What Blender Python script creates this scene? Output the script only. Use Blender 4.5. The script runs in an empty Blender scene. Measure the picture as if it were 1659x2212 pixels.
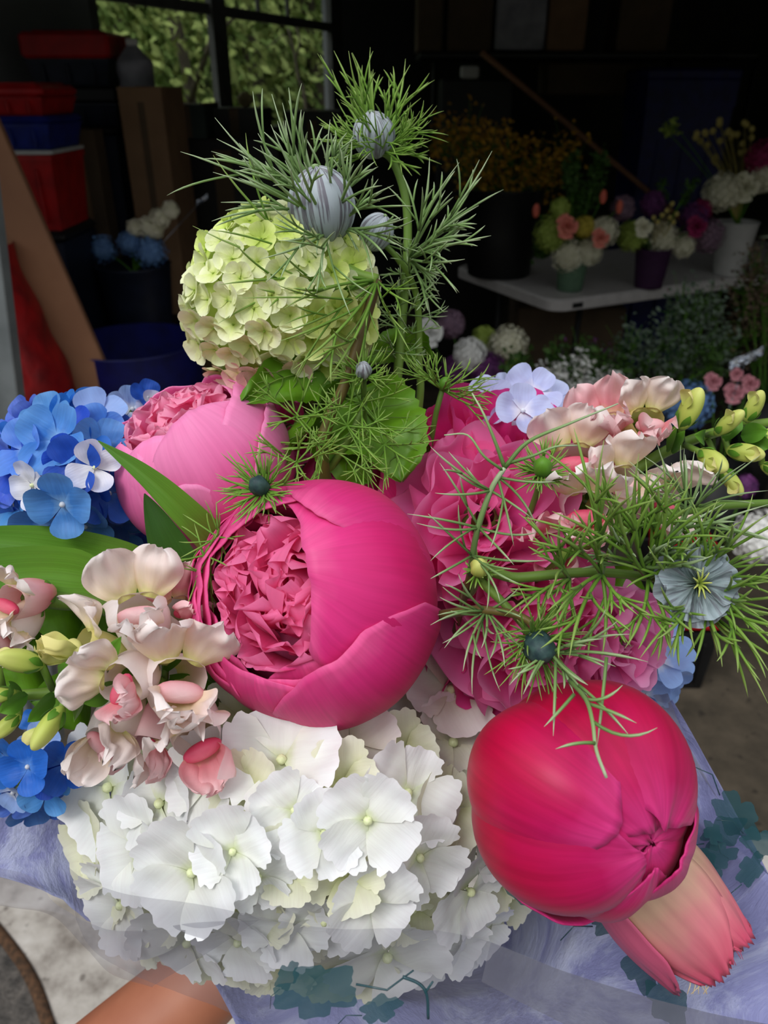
import bpy, bmesh, math, random
from mathutils import Vector, Matrix, noise
PI = math.pi
random.seed(7)
C = bpy.context.scene.collection
S = bpy.context.scene

# ------------------------------------------------------------------ camera
F = 1662.0                       # focal length in pixels of the 1659 x 2212 frame
CAM = Vector((0, 0, 1.45)); PITCH = math.radians(28.8)
cd = bpy.data.cameras.new('camera'); cam = bpy.data.objects.new('camera', cd); C.objects.link(cam)
cam.location = CAM; cam.rotation_euler = (PI/2 - PITCH, 0, 0)
cd.sensor_fit = 'VERTICAL'; cd.sensor_height = 36; cd.lens = 36*F/2212
cd.clip_start = .02; cd.clip_end = 200
cd.dof.use_dof = True; cd.dof.focus_distance = .33; cd.dof.aperture_fstop = 14
S.camera = cam
RC = Matrix.Rotation(PI/2 - PITCH, 3, 'X')
# ------------------------------------------------------------------ light
S.view_settings.view_transform = 'Standard'; S.view_settings.look = 'None'
S.view_settings.gamma = 1; S.view_settings.use_curve_mapping = False
S.view_settings.exposure = 0.1
world = bpy.data.worlds.new('overcast_sky'); S.world = world; world.use_nodes = True
wn = world.node_tree; wn.nodes.clear()
wo = wn.nodes.new('ShaderNodeOutputWorld'); wb = wn.nodes.new('ShaderNodeBackground')
tc = wn.nodes.new('ShaderNodeTexCoord'); sx = wn.nodes.new('ShaderNodeSeparateXYZ'); wr = wn.nodes.new('ShaderNodeValToRGB')
wn.links.new(tc.outputs['Generated'], sx.inputs[0]); wn.links.new(sx.outputs['Z'], wr.inputs[0])
wr.color_ramp.elements[0].position = 0.10; wr.color_ramp.elements[0].color = (.055, .065, .045, 1)   # added dark horizon band, standing in for unseen trees to dim the garage
wr.color_ramp.elements[1].position = 0.62; wr.color_ramp.elements[1].color = (1.0, 1.02, 1.06, 1)
e = wr.color_ramp.elements.new(.30); e.color = (.45, .47, .47, 1)
wn.links.new(wr.outputs[0], wb.inputs[0]); wb.inputs[1].default_value = 1.12
wn.links.new(wb.outputs[0], wo.inputs[0])
sun = bpy.data.lights.new('veiled_sun', 'SUN'); sun.energy = 1.5; sun.angle = math.radians(25); sun.color = (1, .98, .95)
so = bpy.data.objects.new('veiled_sun', sun); C.objects.link(so)
so.rotation_euler = Vector((-.45, -.55, 1.0)).to_track_quat('Z', 'Y').to_euler()

# ------------------------------------------------------------------ helpers
def cv(r, u, t): return RC @ Vector((r, u, t))          # direction given as right, up, towards the lens
def P(px, py, d): return CAM + cv((px-829.5)/F*d, (1106-py)/F*d, -d)
def ray(px, py): return cv((px-829.5)/F, (1106-py)/F, -1)
def W(px, py, Y): r = ray(px, py); return CAM + r*(Y/r.y)
def Gz(px, py, z): r = ray(px, py); return CAM + r*((z-CAM.z)/r.z)
def lin(c):
    f = lambda v: v/12.92 if v <= .04045 else ((v+.055)/1.055)**2.4
    return tuple(f(x/255) for x in c)+(1,)
def frame(A, up=None, origin=(0, 0, 0)):
    Z = Vector(A).normalized(); ref = up if up is not None else cv(1, 0, 0)
    X = (ref - Z*ref.dot(Z))
    if X.length < 1e-3: X = Z.orthogonal()
    X.normalize(); Y = Z.cross(X)
    m = Matrix((X, Y, Z)).transposed().to_4x4(); m.translation = Vector(origin)
    return m
def thing(name, label, cat, loc=(0, 0, 0), group=None):
    o = bpy.data.objects.new(name, None); C.objects.link(o); o.location = loc; o.empty_display_size = .02
    o['label'] = label; o['category'] = cat
    if group: o['group'] = group
    return o
def tag(o, label, cat, group=None):
    o['label'] = label; o['category'] = cat
    if group: o['group'] = group
    return o
def wloc(p):
    v = Vector((0, 0, 0))
    while p is not None: v += p.location; p = p.parent
    return v
class MB:
    def __init__(s): s.v = []; s.f = []; s.uv = []
    def add(s, vs, fs, uvs=None):
        n = len(s.v); s.v += [Vector(v) for v in vs]; s.f += [tuple(i+n for i in f) for f in fs]
        s.uv += uvs if uvs else [(.5, .5)]*len(vs)
    def grid(s, fn, nu, nv, M=None):
        vs = []; uv = []
        for j in range(nv+1):
            for i in range(nu+1):
                u = -1+2*i/nu; v = j/nv; p = Vector(fn(u, v))
                vs.append(M @ p if M else p); uv.append((u*.5+.5, v))
        s.add(vs, [(j*(nu+1)+i, j*(nu+1)+i+1, (j+1)*(nu+1)+i+1, (j+1)*(nu+1)+i) for j in range(nv) for i in range(nu)], uv)
    def tube(s, pts, r0, r1=None, n=6, rf=None):
        r1 = r0 if r1 is None else r1; L = len(pts); vs = []; uv = []; X = None
        for k, p in enumerate(pts):
            t = (pts[min(k+1, L-1)]-pts[max(k-1, 0)])
            t = t.normalized() if t.length > 1e-9 else Vector((0, 0, 1))
            X = t.orthogonal().normalized() if X is None else (X-t*X.dot(t)).normalized()
            Y = t.cross(X); f = k/(L-1); r = rf(f) if rf else r0+(r1-r0)*f
            for a in range(n):
                an = 2*PI*a/n; vs.append(p+(X*math.cos(an)+Y*math.sin(an))*r); uv.append((a/n, f))
        fs = [(k*n+a, k*n+(a+1) % n, (k+1)*n+(a+1) % n, (k+1)*n+a) for k in range(L-1) for a in range(n)]
        fs += [tuple(range(n-1, -1, -1)), tuple(range((L-1)*n, L*n))]
        s.add(vs, fs, uv)
    def ball(s, M, rx, ry, rz, nu=16, nv=10, fn=None):
        vs = []; uv = []
        for j in range(nv+1):
            for i in range(nu):
                th = PI*j/nv; ph = 2*PI*i/nu; k = fn(ph, th) if fn else 1
                vs.append(M @ Vector((rx*math.sin(th)*math.cos(ph)*k, ry*math.sin(th)*math.sin(ph)*k, rz*math.cos(th)))); uv.append((i/nu, 1-j/nv))
        s.add(vs, [(j*nu+i, (j+1)*nu+i, (j+1)*nu+(i+1) % nu, j*nu+(i+1) % nu) for j in range(nv) for i in range(nu)], uv)
    def lathe(s, prof, M, n=32):
        vs = []; uv = []
        for j, (r, z) in enumerate(prof):
            for i in range(n):
                a = 2*PI*i/n; vs.append(M @ Vector((r*math.cos(a), r*math.sin(a), z))); uv.append((i/n, j/(len(prof)-1)))
        s.add(vs, [(j*n+i, j*n+(i+1) % n, (j+1)*n+(i+1) % n, (j+1)*n+i) for j in range(len(prof)-1) for i in range(n)], uv)
    def box(s, M, sx_, sy_, sz_, b=.0):
        hx, hy = sx_/2, sy_/2; b = max(b, 1e-4)
        ring = lambda i, z: [M @ Vector(p) for p in ((-hx+i, -hy, z), (hx-i, -hy, z), (hx, -hy+i, z), (hx, hy-i, z), (hx-i, hy, z), (-hx+i, hy, z), (-hx, hy-i, z), (-hx, -hy+i, z))]
        vs = [M @ Vector((p[0], p[1], 0)) for p in ((-hx+b, -hy+b), (hx-b, -hy+b), (hx-b, hy-b), (-hx+b, hy-b))]
        def sh(z, ins):
            X, Y = hx-ins, hy-ins; c = b
            return [M @ Vector(p+(z,)) for p in ((-X+c, -Y), (X-c, -Y), (X, -Y+c), (X, Y-c), (X-c, Y), (-X+c, Y), (-X, Y-c), (-X, -Y+c))]
        R = sh(0, b)+sh(b, 0)+sh(sz_-b, 0)+sh(sz_, b)
        fs = [(k*8+i, k*8+(i+1) % 8, (k+1)*8+(i+1) % 8, (k+1)*8+i) for k in range(3) for i in range(8)]
        fs += [tuple(range(7, -1, -1)), tuple(range(24, 32))]
        s.add(R, fs, [(p.x, p.z) for p in R])
    def build(s, name, mat, parent=None, smooth=True, loc=None):
        L = wloc(parent) if loc is None else Vector(loc)
        me = bpy.data.meshes.new(name)
        me.from_pydata([tuple(v-L) for v in s.v], [], s.f)
        ul = me.uv_layers.new(name='uv'); fl = []
        for p in me.polygons:
            for vi in p.vertices: fl += s.uv[vi]
        ul.data.foreach_set('uv', fl)
        if smooth: me.polygons.foreach_set('use_smooth', [True]*len(me.polygons))
        me.materials.append(mat); me.update()
        o = bpy.data.objects.new(name, me); C.objects.link(o)
        if parent is not None: o.parent = parent
        else: o.location = L
        return o
def link_mesh(name, me, M, parent):
    o = bpy.data.objects.new(name, me); C.objects.link(o)
    o.parent = parent
    m = M.copy()
    if parent is not None:
        q = parent
        if q.parent is None: m.translation = m.translation - q.location
    o.matrix_local = m
    return o
def struct(o): o['kind'] = 'structure'; return o
def bez(p0, p1, p2, p3=None, n=12):
    r = []
    for i in range(n+1):
        t = i/n; u = 1-t
        r.append(p0*u*u+p1*2*u*t+p2*t*t if p3 is None else p0*u**3+p1*3*u*u*t+p2*3*u*t*t+p3*t**3)
    return r
def cat(pts, n=8):
    pts = [Vector(p) for p in pts]; r = []
    q = [pts[0]*2-pts[1]]+pts+[pts[-1]*2-pts[-2]]
    for k in range(1, len(q)-2):
        for i in range(n):
            t = i/n; a, b, c, d = q[k-1:k+3]
            r.append(.5*((2*b)+(c-a)*t+(2*a-5*b+4*c-d)*t*t+(3*b-a-3*c+d)*t**3))
    return r+[pts[-1]]
def nz(*a): return noise.noise(Vector(a))

# ------------------------------------------------------------------ materials
def mat_base(name):
    m = bpy.data.materials.new(name); m.use_nodes = True; nt = m.node_tree
    return m, nt, nt.nodes['Principled BSDF'], nt.nodes['Material Output']
def ramp(nt, stops):
    r = nt.nodes.new('ShaderNodeValToRGB'); el = r.color_ramp.elements
    el[0].position = stops[0][0]; el[0].color = lin(stops[0][1]); el[1].position = stops[-1][0]; el[1].color = lin(stops[-1][1])
    for p, c in stops[1:-1]: x = el.new(p); x.color = lin(c)
    return r
def petal(name, stops, streak=.25, sc=(30, 2), rough=.5, tr=.22, rnd=.12, bump=.15, hue=0.0, axis='Y', spots=None, dark=.7, band=(.35, .7)):
    """stops: the petal's own colours from its base (0) to its rim (1); fine lengthwise veins"""
    m, nt, bs, out = mat_base(name); N = nt.nodes; K = nt.links
    uv = N.new('ShaderNodeUVMap'); se = N.new('ShaderNodeSeparateXYZ'); K.new(uv.outputs[0], se.inputs[0])
    rp = ramp(nt, stops); n2 = N.new('ShaderNodeTexNoise'); n2.inputs['Scale'].default_value = 5
    K.new(uv.outputs[0], n2.inputs['Vector'])
    ad = N.new('ShaderNodeMath'); ad.operation = 'MULTIPLY_ADD'; ad.inputs[1].default_value = .22
    sb = N.new('ShaderNodeMath'); sb.operation = 'SUBTRACT'; sb.inputs[1].default_value = .11
    K.new(n2.outputs[0], ad.inputs[0]); K.new(se.outputs[axis], ad.inputs[2]); K.new(ad.outputs[0], sb.inputs[0]); K.new(sb.outputs[0], rp.inputs[0])
    mp = N.new('ShaderNodeMapping'); mp.inputs['Scale'].default_value = (sc[0], sc[1], 1); K.new(uv.outputs[0], mp.inputs[0])
    oi = N.new('ShaderNodeObjectInfo'); cx = N.new('ShaderNodeCombineXYZ')
    m10 = N.new('ShaderNodeMath'); m10.operation = 'MULTIPLY'; m10.inputs[1].default_value = 37; K.new(oi.outputs['Random'], m10.inputs[0]); K.new(m10.outputs[0], cx.inputs[2])
    va = N.new('ShaderNodeVectorMath'); K.new(mp.outputs[0], va.inputs[0]); K.new(cx.outputs[0], va.inputs[1])
    n1 = N.new('ShaderNodeTexNoise'); n1.inputs['Scale'].default_value = 1; n1.inputs['Detail'].default_value = 5; K.new(va.outputs[0], n1.inputs['Vector'])
    dk = N.new('ShaderNodeMix'); dk.data_type = 'RGBA'; dk.blend_type = 'MULTIPLY'
    c2 = N.new('ShaderNodeMapRange'); c2.inputs[1].default_value = band[0]; c2.inputs[2].default_value = band[1]; c2.inputs[3].default_value = 0; c2.inputs[4].default_value = streak
    K.new(n1.outputs[0], c2.inputs[0]); K.new(c2.outputs[0], dk.inputs[0]); K.new(rp.outputs[0], dk.inputs[6]); dk.inputs[7].default_value = (dark, dark*.8, dark*.9, 1)
    hs = N.new('ShaderNodeHueSaturation'); mr = N.new('ShaderNodeMapRange'); mr.inputs[3].default_value = 1-rnd; mr.inputs[4].default_value = 1+rnd
    K.new(oi.outputs['Random'], mr.inputs[0]); K.new(mr.outputs[0], hs.inputs['Value']); K.new(dk.outputs[2], hs.inputs['Color'])
    if hue:
        mh = N.new('ShaderNodeMapRange'); mh.inputs[3].default_value = .5-hue; mh.inputs[4].default_value = .5+hue
        wn_ = N.new('ShaderNodeTexWhiteNoise'); wn_.noise_dimensions = '1D'; K.new(oi.outputs['Random'], wn_.inputs['W']); K.new(wn_.outputs[0], mh.inputs[0]); K.new(mh.outputs[0], hs.inputs['Hue'])
    col = hs.outputs[0]
    K.new(col, bs.inputs['Base Color']); bs.inputs['Roughness'].default_value = rough; bs.inputs['Specular IOR Level'].default_value = .3
    bs.inputs['Sheen Weight'].default_value = .05
    bp = N.new('ShaderNodeBump'); bp.inputs['Strength'].default_value = bump; bp.inputs['Distance'].default_value = .0006
    K.new(n1.outputs[0], bp.inputs['Height']); K.new(bp.outputs[0], bs.inputs['Normal'])
    t = N.new('ShaderNodeBsdfTranslucent'); K.new(col, t.inputs[0]); mx = N.new('ShaderNodeMixShader'); mx.inputs[0].default_value = tr
    K.new(bs.outputs[0], mx.inputs[1]); K.new(t.outputs[0], mx.inputs[2]); K.new(mx.outputs[0], out.inputs[0])
    return m
def plain(name, col, col2=None, rough=.6, scale=20, metal=0, bump=.1, detail=4, dist=.002, spec=.4):
    m, nt, bs, out = mat_base(name); N = nt.nodes; K = nt.links
    tcn = N.new('ShaderNodeTexCoord'); n1 = N.new('ShaderNodeTexNoise'); n1.inputs['Scale'].default_value = scale; n1.inputs['Detail'].default_value = detail
    K.new(tcn.outputs['Object'], n1.inputs['Vector'])
    rp = ramp(nt, [(.35, col), (.68, col2 or tuple(c*.85 for c in col))]); K.new(n1.outputs[0], rp.inputs[0]); K.new(rp.outputs[0], bs.inputs['Base Color'])
    bs.inputs['Roughness'].default_value = rough; bs.inputs['Metallic'].default_value = metal; bs.inputs['Specular IOR Level'].default_value = spec
    bp = N.new('ShaderNodeBump'); bp.inputs['Strength'].default_value = bump; bp.inputs['Distance'].default_value = dist
    K.new(n1.outputs[0], bp.inputs['Height']); K.new(bp.outputs[0], bs.inputs['Normal'])
    return m
M = {}
M['hot'] = petal('hot_pink_peony_petal', [(0, (215, 70, 120)), (.18, (200, 4, 88)), (.6, (226, 14, 108)), (.92, (240, 56, 144)), (1, (248, 96, 164))], streak=.4, sc=(46, 2.4), rnd=.07)
M['hot_in'] = petal('inner_ruffle_petal', [(0, (226, 40, 126)), (.5, (246, 90, 160)), (1, (252, 134, 186))], streak=.2, rnd=.08, tr=.42)
M['crim'] = petal('crimson_peony_petal', [(0, (205, 60, 70)), (.15, (186, 4, 48)), (.55, (206, 4, 70)), (.85, (206, 20, 100)), (1, (226, 60, 140))], streak=.6, sc=(26, 2.4), rough=.42, rnd=.05)
M['rose'] = petal('rose_pink_peony_petal', [(0, (226, 66, 136)), (.5, (246, 96, 172)), (1, (254, 150, 204))], streak=.25, sc=(40, 2.4), rnd=.07)
M['rose_in'] = petal('rose_pink_ruffle', [(0, (230, 70, 144)), (.6, (250, 134, 186)), (1, (254, 176, 208))], streak=.15, tr=.42)
M['ruf_hot'] = petal('ruffled_hot_pink', [(0, (214, 10, 100)), (.6, (234, 36, 132)), (1, (244, 84, 168))], streak=.12, sc=(14, 2), tr=.42)
M['ruf_pink'] = petal('ruffled_pink', [(0, (232, 50, 146)), (.55, (244, 96, 178)), (1, (250, 146, 202))], streak=.12, sc=(14, 2), tr=.45)
M['ruf_pale'] = petal('ruffled_mauve_pink', [(0, (220, 90, 164)), (.6, (238, 136, 198)), (1, (246, 176, 218))], streak=.12, sc=(14, 2), tr=.45)
M['white'] = petal('white_hydrangea_petal', [(0, (208, 218, 170)), (.22, (240, 243, 234)), (.7, (244, 247, 248)), (1, (250, 251, 254))], streak=.16, sc=(16, 1.3), rnd=.04, tr=.22, bump=.35, dark=.72)
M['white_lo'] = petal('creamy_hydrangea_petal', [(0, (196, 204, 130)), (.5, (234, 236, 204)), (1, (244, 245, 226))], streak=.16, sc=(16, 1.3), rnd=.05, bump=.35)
M['blush'] = petal('blush_hydrangea_petal', [(0, (222, 218, 190)), (.5, (244, 236, 230)), (1, (248, 238, 240))], streak=.16, sc=(16, 1.3), rnd=.04, bump=.35)
M['bead'] = plain('floret_bead', (226, 232, 186), (206, 216, 160), rough=.5)
M['blue'] = petal('blue_hydrangea_petal', [(0, (130, 172, 226)), (.3, (66, 122, 212)), (1, (98, 148, 224))], streak=.35, sc=(14, 1.5), rnd=.22, hue=.02, bump=.3)
M['blue_deep'] = petal('deep_blue_hydrangea_petal', [(0, (90, 140, 214)), (.3, (28, 92, 190)), (1, (44, 104, 204))], streak=.35, sc=(14, 1.5), rnd=.2, hue=.015, bump=.3)
M['blue_pale'] = petal('pale_blue_hydrangea_petal', [(0, (226, 232, 240)), (.35, (150, 178, 232)), (1, (146, 180, 236))], streak=.2, sc=(14, 1.5), rnd=.1, bump=.3)
M['blue_white'] = petal('white_blue_hydrangea_petal', [(0, (240, 240, 240)), (.6, (232, 234, 246)), (1, (206, 214, 244))], streak=.15, sc=(14, 1.5), rnd=.05, bump=.3)
M['lilacw'] = petal('lilac_white_petal', [(0, (240, 240, 250)), (.4, (190, 200, 244)), (1, (196, 208, 246))], streak=.2, sc=(14, 1.5), rnd=.06, bump=.3)
M['vib_lime'] = petal('lime_viburnum_petal', [(0, (186, 212, 76)), (.5, (218, 236, 130)), (1, (234, 246, 162))], streak=.15, sc=(12, 1.5), rnd=.09, bump=.3)
M['vib'] = petal('pale_viburnum_petal', [(0, (196, 216, 100)), (.35, (232, 240, 172)), (1, (248, 252, 216))], streak=.15, sc=(12, 1.5), rnd=.06, bump=.3)
M['vib_pink'] = petal('blushing_viburnum_petal', [(0, (214, 214, 130)), (.35, (240, 218, 190)), (1, (240, 200, 196))], streak=.15, sc=(12, 1.5), rnd=.06, bump=.3)
M['leaf'] = petal('broad_green_leaf', [(0, (92, 142, 22)), (.5, (104, 158, 28)), (1, (84, 134, 26))], streak=.4, sc=(4, 14), rnd=.06, rough=.4, bump=.4)
M['tleaf'] = petal('tulip_leaf_green', [(0, (112, 158, 52)), (.5, (104, 156, 48)), (1, (84, 136, 48))], streak=.3, sc=(30, .8), rnd=.06, rough=.38, bump=.15)
M['tleaf_d'] = petal('dark_tulip_leaf_green', [(0, (50, 92, 26)), (.5, (56, 104, 34)), (1, (50, 92, 30))], streak=.3, sc=(30, .8), rnd=.05, rough=.4, bump=.15)
M['thread'] = petal('thread_leaf_green', [(0, (96, 140, 40)), (.5, (124, 166, 62)), (1, (160, 186, 104))], streak=.15, rnd=.12, rough=.45, tr=.15)
M['thread_d'] = petal('grey_green_thread_leaf', [(0, (92, 124, 60)), (.5, (132, 166, 100)), (1, (188, 206, 168))], streak=.15, rnd=.1, rough=.45, tr=.15)
M['stem'] = petal('green_stem', [(0, (84, 116, 40)), (.5, (104, 138, 52)), (1, (116, 150, 56))], streak=.4, sc=(12, 1), rnd=.05, tr=.05)
M['stem_b'] = petal('brownish_green_stem', [(0, (82, 62, 30)), (.5, (112, 100, 48)), (1, (104, 124, 50))], streak=.5, sc=(10, 1), rnd=.03, tr=.05)
M['nigbud'] = petal('striped_blue_grey_bud', [(0, (130, 150, 130)), (.35, (176, 190, 200)), (1, (206, 214, 222))], streak=.9, sc=(13, 2.2), rnd=.05, bump=.3, dark=.38, band=(.50, .58))
M['nigfl'] = petal('crumpled_grey_blue_petal', [(0, (96, 124, 96)), (.4, (140, 158, 160)), (1, (170, 186, 194))], streak=.8, sc=(12, 1.2), rnd=.1, bump=.5, dark=.45, band=(.45, .62))
M['darkbud'] = plain('dark_teal_seed_bud', (30, 52, 58), (56, 84, 80), scale=300)
M['snap_w'] = petal('snapdragon_cream', [(0, (206, 208, 120)), (.25, (240, 222, 190)), (.6, (246, 230, 222)), (1, (250, 242, 240))], streak=.15, sc=(10, 1), rnd=.04, bump=.3, tr=.25)
M['snap_p'] = petal('snapdragon_blush', [(0, (220, 200, 140)), (.3, (240, 150, 160)), (.65, (246, 190, 196)), (1, (250, 218, 220))], streak=.2, sc=(10, 1), rnd=.06, bump=.3, tr=.25)
M['snap_r'] = petal('snapdragon_rose_throat', [(0, (226, 60, 96)), (.5, (230, 78, 116)), (1, (240, 130, 150))], streak=.25, sc=(10, 2), rnd=.06, bump=.3, tr=.2)
M['snap_y'] = petal('snapdragon_yellow_tube', [(0, (180, 196, 90)), (.5, (222, 222, 140)), (1, (236, 226, 150))], streak=.15, sc=(10, 1), rnd=.05, tr=.2)
M['snap_bud'] = petal('snapdragon_green_bud', [(0, (150, 180, 70)), (.5, (192, 206, 96)), (1, (218, 222, 130))], streak=.25, sc=(8, 1), rnd=.06, tr=.15)
M['calyx'] = petal('snapdragon_calyx', [(0, (70, 120, 30)), (1, (96, 148, 40))], streak=.2, rnd=.08, tr=.15)
M['tulip'] = petal('striped_pink_tulip_petal', [(0, (214, 196, 150)), (.45, (226, 190, 160)), (.72, (232, 140, 150)), (1, (226, 90, 124))], streak=.5, sc=(10, .8), rnd=.04, rough=.35, dark=.62)
M['tulip_p'] = petal('pink_tulip_petal', [(0, (214, 150, 140)), (.4, (222, 110, 146)), (1, (226, 100, 140))], streak=.3, sc=(20, 1), rnd=.04, rough=.4)
M['stamen'] = plain('cream_fringe', (236, 214, 176))

# ---- setting materials
def concrete(name, c1, c2, c3, sc, pos=(.33, .5, .7), emboss=.3):
    m, nt, bs, out = mat_base(name); N = nt.nodes; K = nt.links
    t = N.new('ShaderNodeTexCoord'); a = N.new('ShaderNodeTexNoise'); a.inputs['Scale'].default_value = sc; a.inputs['Detail'].default_value = 9; a.inputs['Roughness'].default_value = .66
    K.new(t.outputs['Object'], a.inputs['Vector']); rp = ramp(nt, [(pos[0], c1), (pos[1], c2), (pos[2], c3)]); K.new(a.outputs[0], rp.inputs[0])
    b = N.new('ShaderNodeTexNoise'); b.inputs['Scale'].default_value = sc*4.3; b.inputs['Detail'].default_value = 5; K.new(t.outputs['Object'], b.inputs['Vector'])
    r2 = ramp(nt, [(.30, (80, 64, 54)), (.37, (255, 255, 255))]); K.new(b.outputs[0], r2.inputs[0])
    mx = N.new('ShaderNodeMix'); mx.data_type = 'RGBA'; mx.blend_type = 'MULTIPLY'; mx.inputs[0].default_value = .6
    K.new(rp.outputs[0], mx.inputs[6]); K.new(r2.outputs[0], mx.inputs[7]); K.new(mx.outputs[2], bs.inputs['Base Color'])
    bs.inputs['Roughness'].default_value = .85
    bp = N.new('ShaderNodeBump'); bp.inputs['Strength'].default_value = emboss; bp.inputs['Distance'].default_value = .004; K.new(b.outputs[0], bp.inputs['Height']); K.new(bp.outputs[0], bs.inputs['Normal'])
    return m
M['slab'] = concrete('pale_worn_concrete', (120, 112, 104), (176, 170, 162), (206, 202, 196), 9)
M['asph'] = concrete('dark_gravelly_asphalt', (44, 42, 40), (76, 72, 68), (104, 98, 92), 40, emboss=.8)
M['floor'] = concrete('dirty_garage_concrete', (46, 40, 30), (68, 60, 48), (88, 78, 64), 6)
M['dirt'] = plain('brown_joint_dirt', (92, 66, 46), (50, 38, 28), scale=90, rough=1)
M['wall'] = plain('grey_drywall', (128, 132, 136), (120, 124, 128), scale=4, rough=.9)  # plain mid grey with a faint mottle
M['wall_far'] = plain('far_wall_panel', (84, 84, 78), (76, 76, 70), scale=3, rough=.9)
M['black'] = plain('black_plastic', (16, 17, 19), (12, 12, 14), rough=.5)
M['dkblue'] = plain('navy_plastic', (20, 28, 48), (14, 20, 36), rough=.5)
M['navy'] = plain('deep_blue_plastic', (14, 22, 96), (10, 16, 70), rough=.5)
M['redp'] = plain('red_plastic', (170, 16, 20), (140, 10, 14), rough=.5)
M['bluep'] = plain('blue_plastic', (20, 40, 130), (14, 30, 100), rough=.5)
M['whitep'] = plain('white_plastic', (190, 190, 188), (176, 176, 174), rough=.5)
M['greyp'] = plain('grey_white_bag_paper', (150, 150, 160), (120, 120, 130), rough=.6, scale=12)
M['card'] = plain('brown_cardboard', (126, 98, 72), (112, 86, 62), scale=8, rough=.8)
M['dcard'] = plain('dull_cardboard', (84, 68, 50), (72, 58, 44), scale=8, rough=.8)
M['gbox'] = plain('green_grey_box', (36, 52, 48), (26, 40, 38), scale=6, rough=.6)
M['wood'] = plain('pale_brown_board', (150, 108, 80), (134, 94, 70), scale=5, rough=.7)
M['framem'] = plain('dark_window_frame', (96, 98, 96), (84, 86, 84), rough=.5)
M['redcloth'] = plain('red_tarp_cloth', (158, 12, 18), (104, 6, 12), scale=16, rough=.55, bump=.8, dist=.01)
M['cord'] = plain('pale_cord', (176, 160, 160), (150, 120, 120), rough=.6)
M['metal'] = plain('grey_steel_track', (130, 136, 138), (112, 118, 120), rough=.4, metal=.3)
M['tablem'] = plain('grey_white_table_plastic', (196, 192, 190), (184, 180, 178), rough=.5, scale=30)
M['foil'] = plain('crinkled_silver_foil', (210, 216, 226), (120, 130, 150), scale=60, rough=.2, metal=.8, bump=1)
M['skin'] = plain('tan_skin', (176, 112, 84), (164, 100, 74), scale=30, rough=.5, bump=.05)
M['bark'] = plain('grey_bark', (92, 84, 70), (62, 56, 46), scale=12, rough=.9)
M['fol1'] = plain('spring_foliage', (142, 168, 92), (112, 138, 70), scale=.8, rough=.8)
M['fol2'] = plain('yellow_green_foliage', (160, 174, 100), (120, 140, 72), scale=.8, rough=.8)
M['fol3'] = plain('haze_paled_foliage', (168, 186, 122), (140, 162, 102), scale=.8, rough=.8)  # leaf colour made paler to paint in the haze beyond the window
M['grass'] = plain('rough_lawn', (76, 96, 44), (96, 108, 60), scale=2, rough=1)
def glassmat():
    m, nt, bs, out = mat_base('window_glass'); N = nt.nodes; K = nt.links
    t = N.new('ShaderNodeBsdfTransparent'); t.inputs[0].default_value = (.86, .88, .86, 1); g = N.new('ShaderNodeBsdfGlossy'); g.inputs['Roughness'].default_value = .03
    mx = N.new('ShaderNodeMixShader'); mx.inputs[0].default_value = .05; K.new(t.outputs[0], mx.inputs[1]); K.new(g.outputs[0], mx.inputs[2]); K.new(mx.outputs[0], out.inputs[0]); return m
M['glass'] = glassmat()
def film(name, haze, col, gl=.1):
    m, nt, bs, out = mat_base(name); N = nt.nodes; K = nt.links
    t = N.new('ShaderNodeBsdfTransparent'); t.inputs[0].default_value = (.93, .93, .95, 1)
    bs.inputs['Base Color'].default_value = lin(col); bs.inputs['Roughness'].default_value = .16
    tcn = N.new('ShaderNodeTexCoord'); n1 = N.new('ShaderNodeTexNoise'); n1.inputs['Scale'].default_value = 22; n1.inputs['Detail'].default_value = 3; K.new(tcn.outputs['Object'], n1.inputs['Vector'])
    bp = N.new('ShaderNodeBump'); bp.inputs['Strength'].default_value = .5; bp.inputs['Distance'].default_value = .004; K.new(n1.outputs[0], bp.inputs['Height']); K.new(bp.outputs[0], bs.inputs['Normal'])
    mx = N.new('ShaderNodeMixShader'); mx.inputs[0].default_value = haze; K.new(t.outputs[0], mx.inputs[1]); K.new(bs.outputs[0], mx.inputs[2]); K.new(mx.outputs[0], out.inputs[0]); return m
M['film'] = film('clear_cellophane', .26, (140, 140, 150))
M['film2'] = film('folded_cellophane', .5, (116, 116, 128))
M['print'] = film('teal_ivy_print', .78, (40, 78, 86))
def tissue():
    m, nt, bs, out = mat_base('lilac_tissue'); N = nt.nodes; K = nt.links
    tcn = N.new('ShaderNodeTexCoord'); n1 = N.new('ShaderNodeTexNoise'); n1.inputs['Scale'].default_value = 14; n1.inputs['Detail'].default_value = 12; n1.inputs['Roughness'].default_value = .68; n1.inputs['Distortion'].default_value = 1.4; K.new(tcn.outputs['Object'], n1.inputs['Vector'])
    rp = ramp(nt, [(.3, (126, 130, 182)), (.5, (146, 150, 200)), (.58, (180, 186, 222)), (.75, (200, 206, 232))]); K.new(n1.outputs[0], rp.inputs[0]); K.new(rp.outputs[0], bs.inputs['Base Color']); bs.inputs['Roughness'].default_value = .55
    bp = N.new('ShaderNodeBump'); bp.inputs['Strength'].default_value = .9; bp.inputs['Distance'].default_value = .006; K.new(n1.outputs[0], bp.inputs['Height']); K.new(bp.outputs[0], bs.inputs['Normal'])
    return m
M['tissue'] = tissue()

# ================================================================== SETTING
DOOR_Y = 1.14
def quad(name, pts, mat, thick=None):
    mb = MB(); mb.add([Vector(p) for p in pts], [tuple(range(len(pts)))], [(p[0], p[1]) for p in pts]); o = mb.build(name, mat, loc=(0, 0, 0), smooth=False)
    if thick:
        s_ = o.modifiers.new('t', 'SOLIDIFY'); s_.thickness = thick; s_.offset = -1
    return struct(o)
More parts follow.
